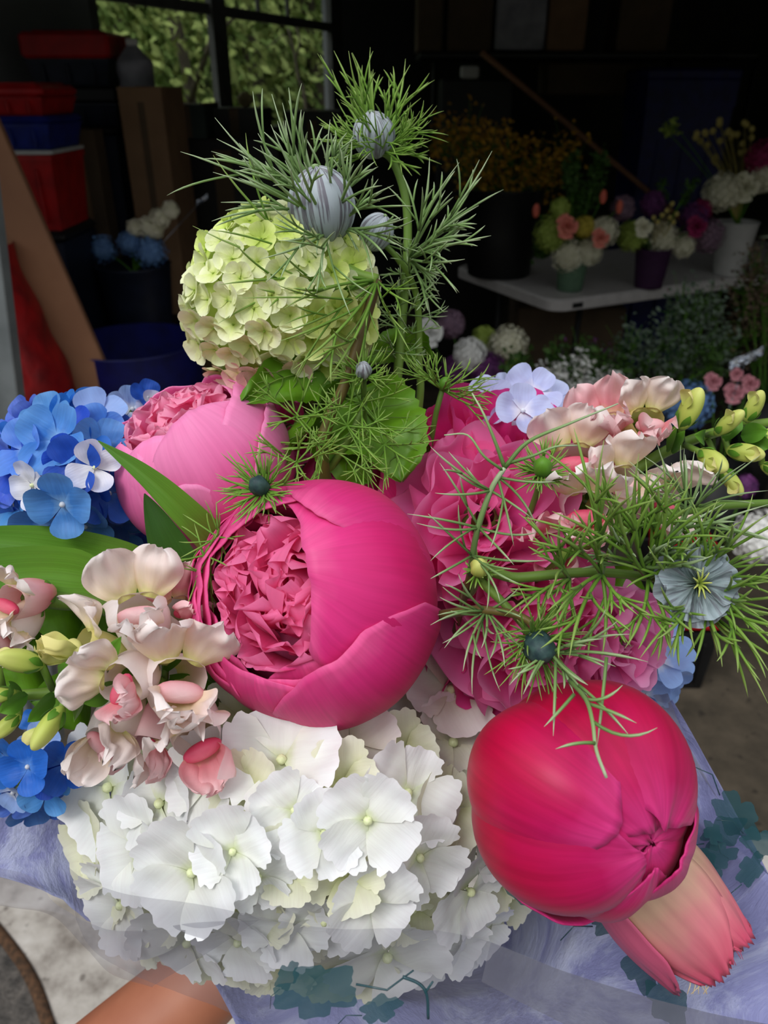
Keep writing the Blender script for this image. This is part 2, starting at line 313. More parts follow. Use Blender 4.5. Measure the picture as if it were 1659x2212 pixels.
# ground outside
quad('floor_driveway', [(-6, -6, -.004), (6, -6, -.004), (6, DOOR_Y, -.004), (-6, DOOR_Y, -.004)], M['asph'])
# pale slab apron with a curved edge on the left
a0 = Gz(-40, 1960, 0); a1 = Gz(60, 2090, 0); a2 = Gz(110, 2212, 0); a3 = Gz(170, 2420, 0)
edge = cat([a0+(a0-a1)*.7, a0, a1, a2, a3, a3+Vector((.1, -.5, 0))], 6)
mb = MB(); top = [Vector((p.x, p.y, .0)) for p in edge]+[Vector((2.6, -.8, 0)), Vector((2.6, DOOR_Y+.02, 0)), Vector((-3.5, DOOR_Y+.02, 0)), Vector((-3.5, edge[0].y, 0))]
mb.add(top, [tuple(range(len(top)))]); struct(mb.build('floor_apron', M['slab'], loc=(0, 0, 0), smooth=False))
mb = MB(); mb.tube([Vector((p.x-.004, p.y, -.004)) for p in edge], .011, .014, 6)
struct(mb.build('trim_1', M['dirt'], loc=(0, 0, 0)))
quad('floor_garage', [(-5, DOOR_Y, 0.0), (7, DOOR_Y, 0.0), (7, 9, 0.0), (-5, 9, 0.0)], M['floor'])
mb = MB(); mb.box(Matrix.Translation((1.0, DOOR_Y+.005, -.001)), 8, .018, .006, .002); struct(mb.build('trim_2', M['metal'], loc=(0, 0, 0), smooth=False))
# left wall with the window; it runs along LD from LP
KS = 1.15; LP = Vector((-.97*KS, 3.08*KS, 0)); LD = Vector((.378, .926, 0)).normalized(); LN = Vector((LD.y, -LD.x, 0))
def wallbox(name, t0, t1, z0, z1, mat, th=.14, off=0, parent=None):
    m = Matrix((LD, -LN, Vector((0, 0, 1)))).transposed().to_4x4(); m.translation = LP+LD*((t0+t1)/2)-LN*(th/2+off)+Vector((0, 0, z0))
    b = MB(); b.box(m, t1-t0, th, z1-z0, .002); return b.build(name, mat, parent, smooth=False, loc=None if parent else m.translation)
WZ0, WZ1, WT0, WT1 = 1.22, 2.31, -.035, 2.27
TA = -(LP.y-DOOR_Y)/LD.y; TB = 3.9
struct(wallbox('wall_left', TA, WT0, 0, 2.6, M['wall'])); struct(wallbox('wall_left', WT1, TB, 0, 2.6, M['wall']))
struct(wallbox('wall_left', WT0, WT1, 0, WZ0, M['wall'])); struct(wallbox('wall_left', WT0, WT1, WZ1, 2.6, M['wall']))
wf = wallbox('window_1', WT0, WT1, WZ0-.03, WZ0, M['framem'], .17, -.03); struct(wf)
zr = 1.755
for (a, b, z0, z1, nm, th) in [(WT0, WT0+.05, WZ0, WZ1, 'window_jamb', .04), (WT1-.16, WT1, WZ0, WZ1, 'window_jamb', .035), (.815, .937, WZ0, WZ1, 'window_mullion', .035),
        (WT0, WT1, WZ1-.06, WZ1, 'window_head', .12), (WT0+.05, .805, zr, zr+.045, 'meeting_rail', .03), (.937, WT1-.13, zr, zr+.045, 'meeting_rail', .03),
        (WT0+.05, .805, WZ0, WZ0+.05, 'bottom_rail', .03), (.937, WT1-.13, WZ0, WZ0+.05, 'bottom_rail', .03),
        (1.25, 1.27, zr, WZ1, 'muntin', .02), (1.57, 1.59, zr, WZ1, 'muntin', .02), (.30, .32, zr, WZ1, 'muntin', .02), (.55, .57, zr, WZ1, 'muntin', .02)]:
    wallbox(nm, a, b, z0, z1, M['framem'], th, .0, wf)
for a, b in ((WT0+.05, .805), (.937, WT1-.13)): wallbox('window_pane', a, b, WZ0+.05, WZ1-.06, M['glass'], .004, .04, wf)
# far wall, right wall, ceiling, header
LE = LP+LD*TB; FD = Vector((.9, .436, 0)).normalized(); FE = LE+FD*5.2; RE = Vector((4.6, DOOR_Y, 0))
def wallquad(name, a, b, mat, z0=0, z1=2.6): return quad(name, [(a.x, a.y, z0), (b.x, b.y, z0), (b.x, b.y, z1), (a.x, a.y, z1)], mat, .1)
wallquad('wall_back', LE, FE, M['wall_far']); wallquad('wall_right', FE, RE, M['wall_far'])
LA = LP+LD*TA
quad('ceiling', [(LA.x-.2, DOOR_Y-.1, 2.6), (RE.x, DOOR_Y-.1, 2.6), (FE.x+.3, FE.y+.3, 2.6), (LE.x-.3, LE.y+.3, 2.6)], M['wall_far'], .1)
quad('wall_front', [(-4.2, DOOR_Y, 2.05), (5.2, DOOR_Y, 2.05), (5.2, DOOR_Y, 3.1), (-4.2, DOOR_Y, 3.1)], M['wall'], .14)
quad('wall_front', [(-4.2, DOOR_Y, 0), (LA.x, DOOR_Y, 0), (LA.x, DOOR_Y, 2.05), (-4.2, DOOR_Y, 2.05)], M['wall'], .14)
quad('wall_front', [(3.4, DOOR_Y, 0), (5.2, DOOR_Y, 0), (5.2, DOOR_Y, 2.05), (3.4, DOOR_Y, 2.05)], M['wall'], .14)

# yard and woods beyond the window
quad('floor_yard', [(-22, 2, -.02), (-1.9, 2, -.02), (1.5, 9.5, -.02), (6, 30, -.02), (-22, 30, -.02)], M['grass'])
def foliage(mb, c, rx, rz, n, s):
    for _ in range(n):
        d = Vector((random.gauss(0, 1), random.gauss(0, 1), random.gauss(0, 1))).normalized()*(random.random()**.4)
        p = c+Vector((d.x*rx, d.y*rx, d.z*rz)); M3 = frame((random.uniform(-1, 1), random.uniform(-1, 1), random.uniform(-.2, 1)), Vector((random.random(), random.random(), .3)), p)
        q = s*random.uniform(.6, 1.5)
        mb.add([M3 @ Vector(v) for v in ((0, -q, 0), (q*.5, 0, q*.12), (0, q, 0), (-q*.5, 0, q*.12))], [(0, 1, 2, 3)])
wood_lab = ['grey-trunked tree with spring green leaves, seen through the left window sash', 'grey-trunked tree with yellow-green leaves, seen through the right window sash']
spots = [(-3.2, 10, 0), (-1.9, 8.2, 1), (-1.6, 10.5, 0), (-4.4, 12, 1), (-.4, 12, 1), (-2.7, 12, 0), (-.9, 11, 1), (-5.5, 9, 0), (-4.9, 11, 1)]
for i, (x, y, k) in enumerate(spots):
    t = thing('woodland_tree', wood_lab[1 if x > -1.95 else 0], 'tree', (x, y, 0), 'trees in the woods seen through the %s window sash' % ('right' if x > -1.95 else 'left'))
    mb = MB(); mb.tube(cat([Vector((x, y, -.1)), Vector((x+.1, y, 1.2)), Vector((x-.05, y, 3)), Vector((x+.1, y, 5.5))], 4), .13 if i != 1 else .05, .05, 8)
    for b in range(5):
        z = 1.2+b*.6; a = random.uniform(0, 6.28); mb.tube([Vector((x, y, z)), Vector((x+math.cos(a)*.7, y+math.sin(a)*.7, z+.6)), Vector((x+math.cos(a)*1.3, y+math.sin(a)*1.3, z+.8))], .035, .01, 5)
    mb.build('trunk', M['bark'], t)
    mb = MB(); foliage(mb, Vector((x, y, 2.9)), 1.7, 2.3, 4200, .05); mb.build('crown', M[('fol1', 'fol2')[k]], t)
mb = MB()
for i in range(11): foliage(mb, Vector((-8.5+i*1.05, 13.2+random.uniform(-.6, .6), 2.0)), 1.3, 3.0, 5200, .10)
o = mb.build('woodland_thicket', M['fol3'], loc=(-3, 17.5, 0)); tag(o, 'soft green thicket closing off the woods behind the garage window', 'thicket'); o['kind'] = 'stuff'
# thin twiggy sapling right outside the right sash
t = thing('bare_sapling', 'thin dark sapling with bare twigs right outside the right window sash', 'tree', W(660, 240, 6.1))
mb = MB(); A = W(662, 250, 6.1); mb.tube(cat([Vector((A.x, A.y, 0)), A, W(645, 170, 6.1), W(636, 115, 6.1), W(622, 60, 6.1)], 5), .018, .008, 6)
mb.tube([W(640, 130, 6.1), W(648, 90, 6.1), W(640, 55, 6.1)], .01, .006, 5); mb.tube([W(636, 115, 6.1), W(612, 75, 6.1), W(575, 105, 6.1)], .006, .003, 5)
mb.build('trunk', M['bark'], t)

# ================================================================== GARAGE CONTENTS
def upbox(mb, px0, px1, pyb, pyt, Y, dep, yaw=0, b=.008, zb=None, taper=0):
    """an upright box whose near face stands at distance Y between two picture columns"""
    a = W(px0, pyb, Y); c = W(px1, pyb, Y); zt = W((px0+px1)/2, pyt, Y).z
    z0 = a.z if zb is None else zb; w = (c-a).length; mid = (a+c)/2
    m = Matrix.Translation((mid.x, mid.y, z0)) @ Matrix.Rotation(yaw, 4, 'Z') @ Matrix.Translation((0, dep/2, 0))
    mb.box(m, w, dep, zt-z0, b); return m, w, zt
def tote(name, label, px0, px1, pyt, Y, zb, bodym, lidm, dep=.4, lid=.04, yaw=0, cat_='storage bin', group=None):
    t = thing(name, label, cat_, (W((px0+px1)/2, pyt, Y).x, Y, zb), group)
    mb = MB(); m, w, zt = upbox(mb, px0, px1, pyt+2, pyt, Y, dep, yaw, zb=zb)
    mb = MB(); hb = zt-zb-lid
    ring = [(1.0, 0), (1.0, hb)]
    vs = []
    for (k, z) in ((.88, 0), (1.0, hb*.92), (1.03, hb*.92), (1.03, hb)):
        vs += [m @ Vector((sx_*w/2*k, sy_*dep/2*k, z)) for sx_, sy_ in ((-1, -1), (1, -1), (1, 1), (-1, 1))]
    mb.add(vs, [(k*4+i, k*4+(i+1) % 4, (k+1)*4+(i+1) % 4, (k+1)*4+i) for k in range(3) for i in range(4)]+[(3, 2, 1, 0)])
    for x in (-.3, 0, .3): mb.box(m @ Matrix.Translation((x*w, -dep/2*.97, hb*.12)), w*.03, .02, hb*.7, .002)
    mb.build('bin_body', bodym, t, smooth=False)
    mb = MB(); mb.box(m @ Matrix.Translation((0, 0, hb)), w*1.07, dep*1.06, lid, .01); mb.box(m @ Matrix.Translation((0, 0, hb+lid)), w*.8, dep*.8, .006, .002)
    mb.build('bin_lid', lidm, t, smooth=False); return t
def carton(name, label, px0, px1, pyt, Y, zb, mat, dep=.3, yaw=0, flaps=False, pyb=None, cat_='box'):
    t = thing(name, label, cat_, (W((px0+px1)/2, pyt, Y).x, Y, zb))
    mb = MB(); m, w, zt = upbox(mb, px0, px1, (pyb or pyt+2), pyt, Y, dep, yaw, zb=zb, b=.002); mb.build('box_body', mat, t, smooth=False)
    mb = MB(); h = zt-zb; mb.box(m @ Matrix.Translation((0, -dep/2-.0006, h*.03)), w*.16, .0012, h*.94, .0003); mb.box(m @ Matrix.Translation((0, 0, h)), w*.16, dep, .0012, .0003)
    mb.build('packing_tape', M['dcard'] if mat is not M['dcard'] else M['card'], t, smooth=False)
    if flaps:
        for sgn in (-1, 1):
            mb = MB(); mb.box(m @ Matrix.Translation((sgn*w*.5, 0, h)) @ Matrix.Rotation(sgn*-.35, 4, 'Y') @ Matrix.Translation((-sgn*w*.22, 0, 0)), w*.46, dep*.98, .006, .001); mb.build('flap', M['card'], t, smooth=False)
    return t
# ---- left stack
def zof(px, py, Y): return W(px, py, Y).z
tote('storage_bin', 'red plastic storage bin with red lid at the left edge under the board', -70, 84, 183, 2.35, zof(40, 250, 2.35), M['redp'], M['redp'], .26, .03)
tote('storage_bin', 'blue plastic storage bin below the red one at the left edge', -70, 100, 251, 2.35, zof(40, 324, 2.35), M['bluep'], M['bluep'], .26, .02)
tote('storage_bin', 'red bin with white lid low in the left edge stack', -70, 106, 325, 2.35, zof(40, 500, 2.35), M['redp'], M['whitep'], .26, .012)
tote('storage_bin', 'dark floor bin carrying the left edge stack', -90, 130, 501, 2.35, 0, M['dkblue'], M['black'], .28, .03)
zs = zof(150, 186, 2.9)
tote('storage_bin', 'dark blue storage bin with a bright red lid against the window', 42, 224, 68, 2.9, zs+.001, M['dkblue'], M['redp'], .3, .075)
tote('storage_bin', 'black storage bin directly under the red lidded dark bin', 95, 246, 186, 2.9, zof(150, 272, 2.9), M['dkblue'], M['black'], .3, .05)
tote('storage_bin', 'tall black storage bin at the bottom of the window side stack', 112, 246, 272, 2.9, 0, M['dkblue'], M['black'], .3, .03)
carton('cardboard_box', 'tall narrow brown box leaning in front of the black bins', 128, 200, 280, 2.75, 0, M['dcard'], .1)
carton('cardboard_box', 'tall taped cardboard box with the white bag on top', 251, 347, 187, 2.8, 0, M['card'], .3)
# white bag on the tall box
p0 = W(243, 180, 2.85); p1 = W(320, 180, 2.85); wbg = (p1-p0).length; mid = (p0+p1)/2; zb = zof(300, 187, 2.8)
t = thing('paper_bag', 'crumpled white bag with folded peak standing before the window', 'bag', (mid.x, 2.95, zb))
mb = MB(); hh = zof(285, 97, 2.9)-zb
def bagf(u, v):
    a = u*PI; k = 1-.2*v if v < .6 else (1-.12)*(1-v)/.4*.8+.08*(1) ; x = math.cos(a)*wbg/2*(1 if v < .6 else max(.7*(1-v)/.4+.3, .1)); y = math.sin(a)*.07*(1 if v < .6 else max((1-v)/.4, .03))
    return (mid.x+x+.006*nz(u*3, v*4, 1), 2.93+y+.006*nz(u*4, v*3, 5), zb+hh*v)
mb.grid(bagf, 24, 12); mb.build('bag_body', M['greyp'], t)
mb = MB(); mb.box(Matrix.Translation((mid.x, 2.93, zb+hh*.995)), wbg*.34, .012, .02, .003); mb.build('bag_fold', M['whitep'], t, smooth=False)
carton('file_box', 'dark green box with open brown flaps at the window sill', 366, 440, 226, 3.3, zof(400, 300, 3.3), M['gbox'], .3, flaps=True)
carton('file_box', 'low black box with a rumpled top beside the green box', 442, 566, 234, 3.45, zof(500, 300, 3.45), M['black'], .3)
carton('file_box', 'black low box under the right window sash', 610, 735, 240, 4.0, 0, M['black'], .4)
carton('storage_crate', 'large dark crate carrying the green and black boxes', 352, 600, 301, 3.3, 0, M['black'], .35)
mb = MB(); c = W(530, 215, 3.6)
for i in range(40):
    a = i*2.4; mb.ball(Matrix.Translation(c+Vector((math.cos(a)*.025*random.random(), 0, math.sin(a)*.02))), .012, .012, .01, 6, 4)
mb.tube([c, Vector((c.x, c.y, zof(500, 234, 3.45)))], .004, .004, 5)
tag(mb.build('dried_flower', plain('dried_tan', (150, 136, 100)), loc=c), 'small tan dried flower on the black box at the sill', 'flower')
# leaning board
foot = Gz(400, 1290, 0); topb = W(-165, 60, 2.0)
ax = (topb-foot).normalized(); mb = MB(); mb.box(frame(ax, cv(1, 0, 0), foot), .150, .022, (topb-foot).length, .003)
tag(mb.build('wooden_board', M['wood'], loc=foot, smooth=False), 'long light brown board leaning across the left edge', 'board')
# red cloth roll with cords
rc = W(28, 900, 1.95); rc.z = 0
t = thing('fabric_roll', 'tall red cloth bundle tied with pale cords behind the leaning board', 'bundle', rc)
mb = MB()
def rollf(u, v):
    a = u*PI; r = .255*(1-.25*max(v-.55, 0)/.45)*(1+.05*nz(math.cos(a)*2, math.sin(a)*2, v*5)+.02*math.sin(v*42+3*math.cos(a)))
    return (rc.x+math.cos(a)*r-.10*v, rc.y+math.sin(a)*r*.8, 1.12*v)
mb.grid(rollf, 48, 60); mb.build('cloth', M['redcloth'], t)
for (p, q, z0, z1) in ((0, 2.6, .18, .52), (.4, 2.4, .62, .42), (-.2, 2.2, .85, .75), (0, 2.9, .36, .16)):
    mb = MB(); pts = []
    for i in range(30):
        s_ = i/29; a = PI+ .1+p+(q)*s_; v = (z0+(z1-z0)*s_); x, y, z = rollf((a/PI) % 2-1 if False else ((a+PI) % (2*PI)-PI)/PI, v); cc = Vector((rc.x-.1*v, rc.y, z)); d = Vector((x, y, z))-cc; pts.append(cc+d*1.02+Vector((0, 0, -.04*math.sin(s_*PI))))
    mb.tube(pts, .0035, .0035, 5); mb.build('cord', M['cord'], t)
# garage door track at the left edge
mb = MB(); A = W(-25, 560, 1.2); B = W(40, 1060, 1.2); ax = (A-B).normalized()
mb.box(frame(ax, cv(1, 0, 0), B-ax*.6), .05, .03, 1.5, .002); mb.box(frame(ax, cv(1, 0, 0), B-ax*.6+cv(-.03, 0, .01)), .012, .05, 1.5, .002)
tag(mb.build('door_track', M['metal'], loc=B, smooth=False), 'grey steel door track rising at the lower left edge', 'track')

# ---- generic small blossoms for the flowers standing in the garage
def puff(mb, c, R, n, s, flat=1.0, up=None, hemi=False):
    for i in range(n):
        z = 1-2*(i+.5)/n; a = i*2.39996; r = math.sqrt(1-z*z); d = Vector((r*math.cos(a), r*math.sin(a), z*flat))
        if hemi and d.z < -.35: continue
        p = c+d*R*random.uniform(.88, 1.04); Mx = frame(d+Vector((random.uniform(-.35, .35), random.uniform(-.35, .35), random.uniform(-.35, .35))), Vector((random.random(), random.random(), random.random())), p)
        for k in range(4):
            b = k*PI/2; e = s*random.uniform(.8, 1.15); ca, sa = math.cos(b), math.sin(b)
            mb.add([Mx @ Vector(v) for v in ((0, 0, 0), (e*(ca*.6-sa*.45), e*(sa*.6+ca*.45), e*.2), (e*ca, e*sa, e*.25), (e*(ca*.6+sa*.45), e*(sa*.6-ca*.45), e*.2))], [(0, 1, 2, 3)])
def rosette(mb, c, A, R, n=16, spread=1.15):
    Mx = frame(A, None, c)
    for i in range(n):
        k = i/n; a = i*2.4; al = .15+spread*k; w = .55+.3*k
        def f(u, v, a=a, al=al, w=w, k=k):
            th = al*(v**.8); r = R*(.18+.82*k)*math.sin(th*.9+.15)*v**.3; ph = a+u*w*(1-.25*v*v)
            return (math.cos(ph)*r, math.sin(ph)*r, R*(1.0-.25*k)*math.sin(min(v*1.2, 1)*PI/2)*(math.cos(al)*.6+.35)+R*.03*math.sin(6*u+a)*v)
        mb.grid(f, 6, 5, Mx)
def bgflower(name, label, cat_, px, py, Y, R, mat, kind='puff', n=60, s=.012, flat=1, group=None, to=None):
    c = W(px, py, Y); t = thing(name, label, cat_, c, group); mb = MB(); R *= 1.28; n = int(n*1.4)
    if kind == 'puff':
        puff(mb, c, R, n, s, flat)
        mb.ball(Matrix.Translation(c), R*.8, R*.8, R*.8*flat, 12, 8)
    else: rosette(mb, c, CAM-c+Vector((0, 0, .5)), R, 16)
    mb.build('petals', mat, t)
    if to is not None: mb = MB(); mb.tube([c-Vector((0, 0, R*.2)), (c+to)/2+Vector((0, .01, 0)), to], .0022, .0025, 5); mb.build('stem', M['calyx'], t)
    return t
bg = {}
def col(name, c, c2=None): 
    if name not in bg: bg[name] = plain(name, c, c2, scale=60, rough=.7)
    return bg[name]
cream = col('cream_blooms', (236, 232, 210), (214, 212, 180)); lime = col('lime_blooms', (176, 196, 96), (140, 164, 60)); peach = col('peach_roses', (240, 150, 130), (220, 120, 110))
coral = col('coral_buds', (226, 110, 90)); orange = col('orange_yellow_sprays', (196, 150, 40), (150, 104, 20)); lgreen = col('leafy_green', (70, 104, 40), (44, 74, 28)); purple = col('purple_petals', (110, 50, 110), (80, 40, 90))
magenta = col('magenta_petals', (160, 30, 90), (120, 20, 70)); yell = col('pale_yellow_balls', (210, 196, 120), (180, 160, 84)); mauve = col('mauve_petals', (150, 120, 140), (120, 96, 116)); greyg = col('grey_green_sprays', (112, 128, 112), (76, 92, 76))
brownish = col('dried_brown', (110, 92, 72), (80, 66, 54)); bgblue = col('dusty_blue_blooms', (110, 150, 200), (84, 120, 176)); bwhite = col('bright_white_blooms', (240, 240, 238), (214, 214, 210)); pinkb = col('soft_pink_blooms', (220, 150, 160), (190, 116, 130)); yellf = col('yellow_daisies', (220, 200, 80))
def vessel(name, label, px, pyb, pyt, Y, r0, r1, mat, cat_='vase', z0=None):
    b = W(px, pyb, Y); zt = W(px, pyt, Y).z; zb_ = b.z if z0 is None else z0; mb = MB(); h = zt-zb_
    mb.lathe([(0, .0), (r0*.96, 0), (r0, .006), (r0+(r1-r0)*.5, h*.5), (r1, h-.006), (r1+.004, h), (r1-.002, h), (r0*.9, .01), (0, .01)], Matrix.Translation((b.x, b.y, zb_)))
    o = mb.build(name, mat, loc=(b.x, b.y, zb_)); tag(o, label, cat_); return Vector((b.x, b.y, zt))
# folding table
N_ = Vector((.655, 2.963, 0)); E1 = Vector((1.03, .505, 0)).normalized(); E2 = Vector((-E1.y, E1.x, 0)); TZ = .74
t = thing('folding_table', 'grey-white plastic folding table holding the arrangements', 'table', (N_.x, N_.y, 0))
mb = MB(); m = Matrix((E1, E2, Vector((0, 0, 1)))).transposed().to_4x4(); m.translation = N_+E1*.91+E2*.38+Vector((0, 0, TZ-.05))
def rrect(hx, hy, r, n=6):
    o = []
    for (cx_, cy_, a0) in ((hx-r, hy-r, 0), (-hx+r, hy-r, 90), (-hx+r, -hy+r, 180), (hx-r, -hy+r, 270)):
        for i in range(n+1): a = math.radians(a0+90*i/n); o.append((cx_+r*math.cos(a), cy_+r*math.sin(a)))
    return o
rings = []; 
for (ins, z) in ((.05, .012), (.012, 0), (0, .006), (0, .042), (.008, .05)): rings.append([m @ Vector((x, y, z)) for x, y in rrect(.915-ins, .38-ins, .07)])
L_ = len(rings[0]); mb.add(sum(rings, []), [(k*L_+i, k*L_+(i+1) % L_, (k+1)*L_+(i+1) % L_, (k+1)*L_+i) for k in range(len(rings)-1) for i in range(L_)]+[tuple(range((len(rings)-1)*L_, len(rings)*L_)), tuple(range(L_-1, -1, -1))])
mb.build('tabletop', M['tablem'], t, smooth=False)
mb = MB(); mb.box(m @ Matrix.Translation((-.80, -.3805, .013)), .05, .004, .02, .001); mb.build('handle_slot', M['black'], t, smooth=False)
for sx_ in (-.7, .7):
    for sy_ in (-.28, .28):
        mb = MB(); mb.tube([m @ Vector((sx_, sy_, .0)), m @ Vector((sx_*1.05, sy_*1.05, -.69))], .013, .013, 8); mb.build('leg', M['black'], t)
# black bucket with yellow sprays on the table
vt = vessel('flower_bucket', 'tall black bucket on the table holding orange-yellow sprays', 1078, 566, 405, 3.45, .135, .165, M['black'], 'bucket', z0=TZ+.001)
def spray(name, label, tips, base, matp, mats=M['calyx'], n=50, s=.01, cat_='flowers', jit=.04):
    t = thing(name, label, cat_, base); mb = MB(); ms = MB()
    for c, R in tips:
        ms.tube(bez(base+Vector((random.uniform(-.03, .03), random.uniform(-.03, .03), 0)), base.lerp(c, .5)+Vector((0, 0, .05)), c, n=6), .0025, .0015, 4)
        for _ in range(n):
            d = Vector((random.gauss(0, .5), random.gauss(0, .5), random.gauss(0, .6)))*R; p = c+d; e = s*random.uniform(.5, 1.3)
            Mx = frame((random.uniform(-1, 1), random.uniform(-1, 1), random.uniform(-1, 1)), Vector((random.random(), random.random(), random.random())), p)
            mb.add([Mx @ Vector(v) for v in ((0, -e, 0), (e*.6, 0, e*.3), (0, e, 0), (-e*.6, 0, e*.3))], [(0, 1, 2, 3)])
            if random.random() < .3: ms.tube([c-Vector((0, 0, R)), p], .0012, .0008, 3)
    o = mb.build('blossoms', matp, t); o['kind'] = 'stuff'; ms.build('stems', mats, t); return t
spray('flower_spray', 'large orange-yellow spray bunch in the tall black bucket', [(W(x, y, 3.45), .075) for x, y in ((960, 300), (1010, 285), (1060, 300), (1100, 330), (1000, 345), (1050, 360), (1110, 385), (1160, 400), (1190, 370), (1070, 400), (1030, 390), (1150, 340), (1225, 330))], vt-Vector((0, 0, .1)), orange, n=130, s=.013)
# ---- arrangement one
v1 = vessel('flower_vase', 'small grey-green glass vase under the peach rose arrangement', 1232, 605, 560, 3.15, .05, .062, col('green_glass', (90, 120, 96)), z0=TZ+.001)
v1 = v1-Vector((0, 0, .03))
for (px, py, R, m_, nm, lb) in ((1190, 505, .052, lime, 'hydrangea_bloom', 'lime green hydrangea bloom at left of the peach rose arrangement'), (1228, 553, .050, cream, 'hydrangea_bloom', 'cream hydrangea bloom low centre of the peach rose arrangement'),
        (1272, 545, .040, cream, 'hydrangea_bloom', 'cream hydrangea bloom low right of the peach rose arrangement'), (1305, 500, .042, cream, 'hydrangea_bloom', 'cream hydrangea bloom at the right rim of the peach rose arrangement'), (1210, 450, .028, lime, 'hydrangea_bloom', 'small pale green bloom topping the peach rose arrangement'),
        (1262, 490, .03, yellf, 'daisy_bloom', 'pale yellow bloom amid the peach roses')):
    bgflower(nm, lb, 'flower', px, py, 3.12, R, m_, n=110, s=.010, to=v1)
for (px, py, R, lb) in ((1225, 490, .042, 'large peach rose at left centre of the arrangement'), (1297, 515, .034, 'smaller peach rose at right of the arrangement')): bgflower('rose_bloom', lb, 'rose', px, py, 3.05, R, peach, 'rose', to=v1)
for (px, py, lb) in ((1158, 455, 'coral bud poking out left of the peach rose arrangement'), (1303, 425, 'coral bud standing above the peach rose arrangement'), (1338, 447, 'coral bud leaning right of the peach rose arrangement')):
    c = W(px, py, 3.1); t = thing('flower_bud', lb, 'bud', c); mb = MB(); mb.ball(frame((0, 0, 1), None, c), .014, .014, .026, 10, 8); mb.build('petals', coral, t); mb = MB(); mb.tube([c, c.lerp(v1, .5)+Vector((0, 0, .02)), v1], .002, .002, 4); mb.build('stem', M['calyx'], t)
spray('leafy_spikes', 'tall green leafy spikes rising above the peach roses', [(W(x, y, 3.2), .032) for x, y in ((1235, 350), (1236, 375), (1232, 400), (1240, 425), (1295, 350), (1290, 375), (1283, 400), (1275, 425), (1260, 440), (1250, 415), (1170, 540))], v1, lgreen, n=60, s=.014, cat_='foliage')
# ---- arrangement two
v2 = vessel('flower_vase', 'round dark purple vase on the middle of the table', 1405, 585, 535, 3.2, .055, .07, col('purple_glass', (60, 26, 66)), z0=TZ+.001)-Vector((0, 0, .02))
for (px, py, R, m_, lb) in ((1365, 510, .045, lime, 'lime hydrangea bloom at left of the purple vase bunch'), (1432, 515, .048, cream, 'cream hydrangea bloom over the purple vase'), (1475, 530, .036, cream, 'small cream hydrangea bloom right over the purple vase'), (1530, 510, .05, mauve, 'dusty mauve bloom right of the purple vase bunch'), (1410, 440, .036, purple, 'dark purple bloom topping the purple vase bunch'), (1500, 470, .045, purple, 'purple bloom leaning right in the purple vase bunch'), (1345, 450, .035, mauve, 'dusky mauve bloom at upper left of the purple vase bunch'), (1515, 455, .03, magenta, 'magenta bloom at right top of the purple vase bunch')):
    bgflower('cluster_bloom', lb, 'flower', px, py, 3.2, R, m_, n=90, s=.011, to=v2)
bgflower('rose_bloom', 'pale peach rose at left of the purple vase bunch', 'rose', 1390, 492, 3.1, .034, cream, 'rose', to=v2)
bgflower('rose_bloom', 'deep magenta rose at right of the purple vase bunch', 'rose', 1505, 490, 3.12, .038, magenta, 'rose', to=v2)
for k, (x, y) in enumerate(((1440, 455), (1452, 440), (1447, 470), (1430, 465), (1462, 462), (1420, 480), (1412, 470), (1455, 480))):
    c = W(x, y, 3.1); mb = MB(); mb.ball(Matrix.Translation(c), .009, .009, .009, 8, 6); mb.tube([c, v2], .0012, .0012, 4); o = mb.build('round_bud', yell, loc=c); tag(o, 'one of the small round cream buds over the purple vase', 'bud', 'round cream buds in the purple vase bunch')
spray('leafy_spikes', 'thin green leafy spikes above the purple vase bunch', [(W(x, y, 3.25), .022) for x, y in ((1430, 400), (1437, 425), (1490, 410), (1480, 430), (1500, 395))], v2, lgreen, n=30, s=.01, cat_='foliage')
c = W(1453, 577, 3.1); c.z = TZ+.006; mb = MB(); rosette(mb, c, Vector((0, 0, 1)), .016, 8); tag(mb.build('fallen_blossom', magenta, loc=c), 'fallen pink blossom lying on the table', 'blossom')
# ---- arrangement three
v3 = vessel('flower_bucket', 'small grey-white bucket at the right end of the table', 1580, 548, 478, 3.45, .06, .085, M['whitep'], 'bucket', z0=TZ+.001)-Vector((0, 0, .02))
for (px, py, R, m_, kd, lb) in ((1560, 415, .06, cream, 'puff', 'white bloom left above the grey-white bucket'), (1610, 405, .055, cream, 'rose', 'pale peach rose above the grey-white bucket'), (1650, 380, .05, cream, 'puff', 'white bloom at the right edge above the bucket'), (1645, 340, .05, magenta, 'puff', 'magenta bloom at the right edge of the picture')):
    bgflower('bloom', lb, 'flower', px, py, 3.45, R, m_, kd, n=80, s=.014, to=v3)
for i in range(30):
    x = random.uniform(1500, 1640); y = 270+abs(x-1580)*.3+random.uniform(-25, 70)*(1 if x > 1540 else .4); c = W(x, y, 3.7); mb = MB(); mb.ball(Matrix.Translation(c), .014, .014, .014, 8, 6, fn=lambda a, b: 1+.1*math.sin(5*a)); mb.tube([c, c.lerp(v3, .5)+Vector((0, 0, .05)), v3], .0016, .0016, 4)
    o = mb.build('button_flower', yell, loc=c); tag(o, 'one of the pale yellow button flowers at the upper right edge', 'flower', 'pale yellow button flowers above the white bucket')
spray('leaf_sprig', 'pale green sprig sticking out left of the button flowers', [(W(1455, 270, 3.7), .03), (W(1440, 285, 3.7), .02)], v3, lime, n=20, s=.016, cat_='foliage')
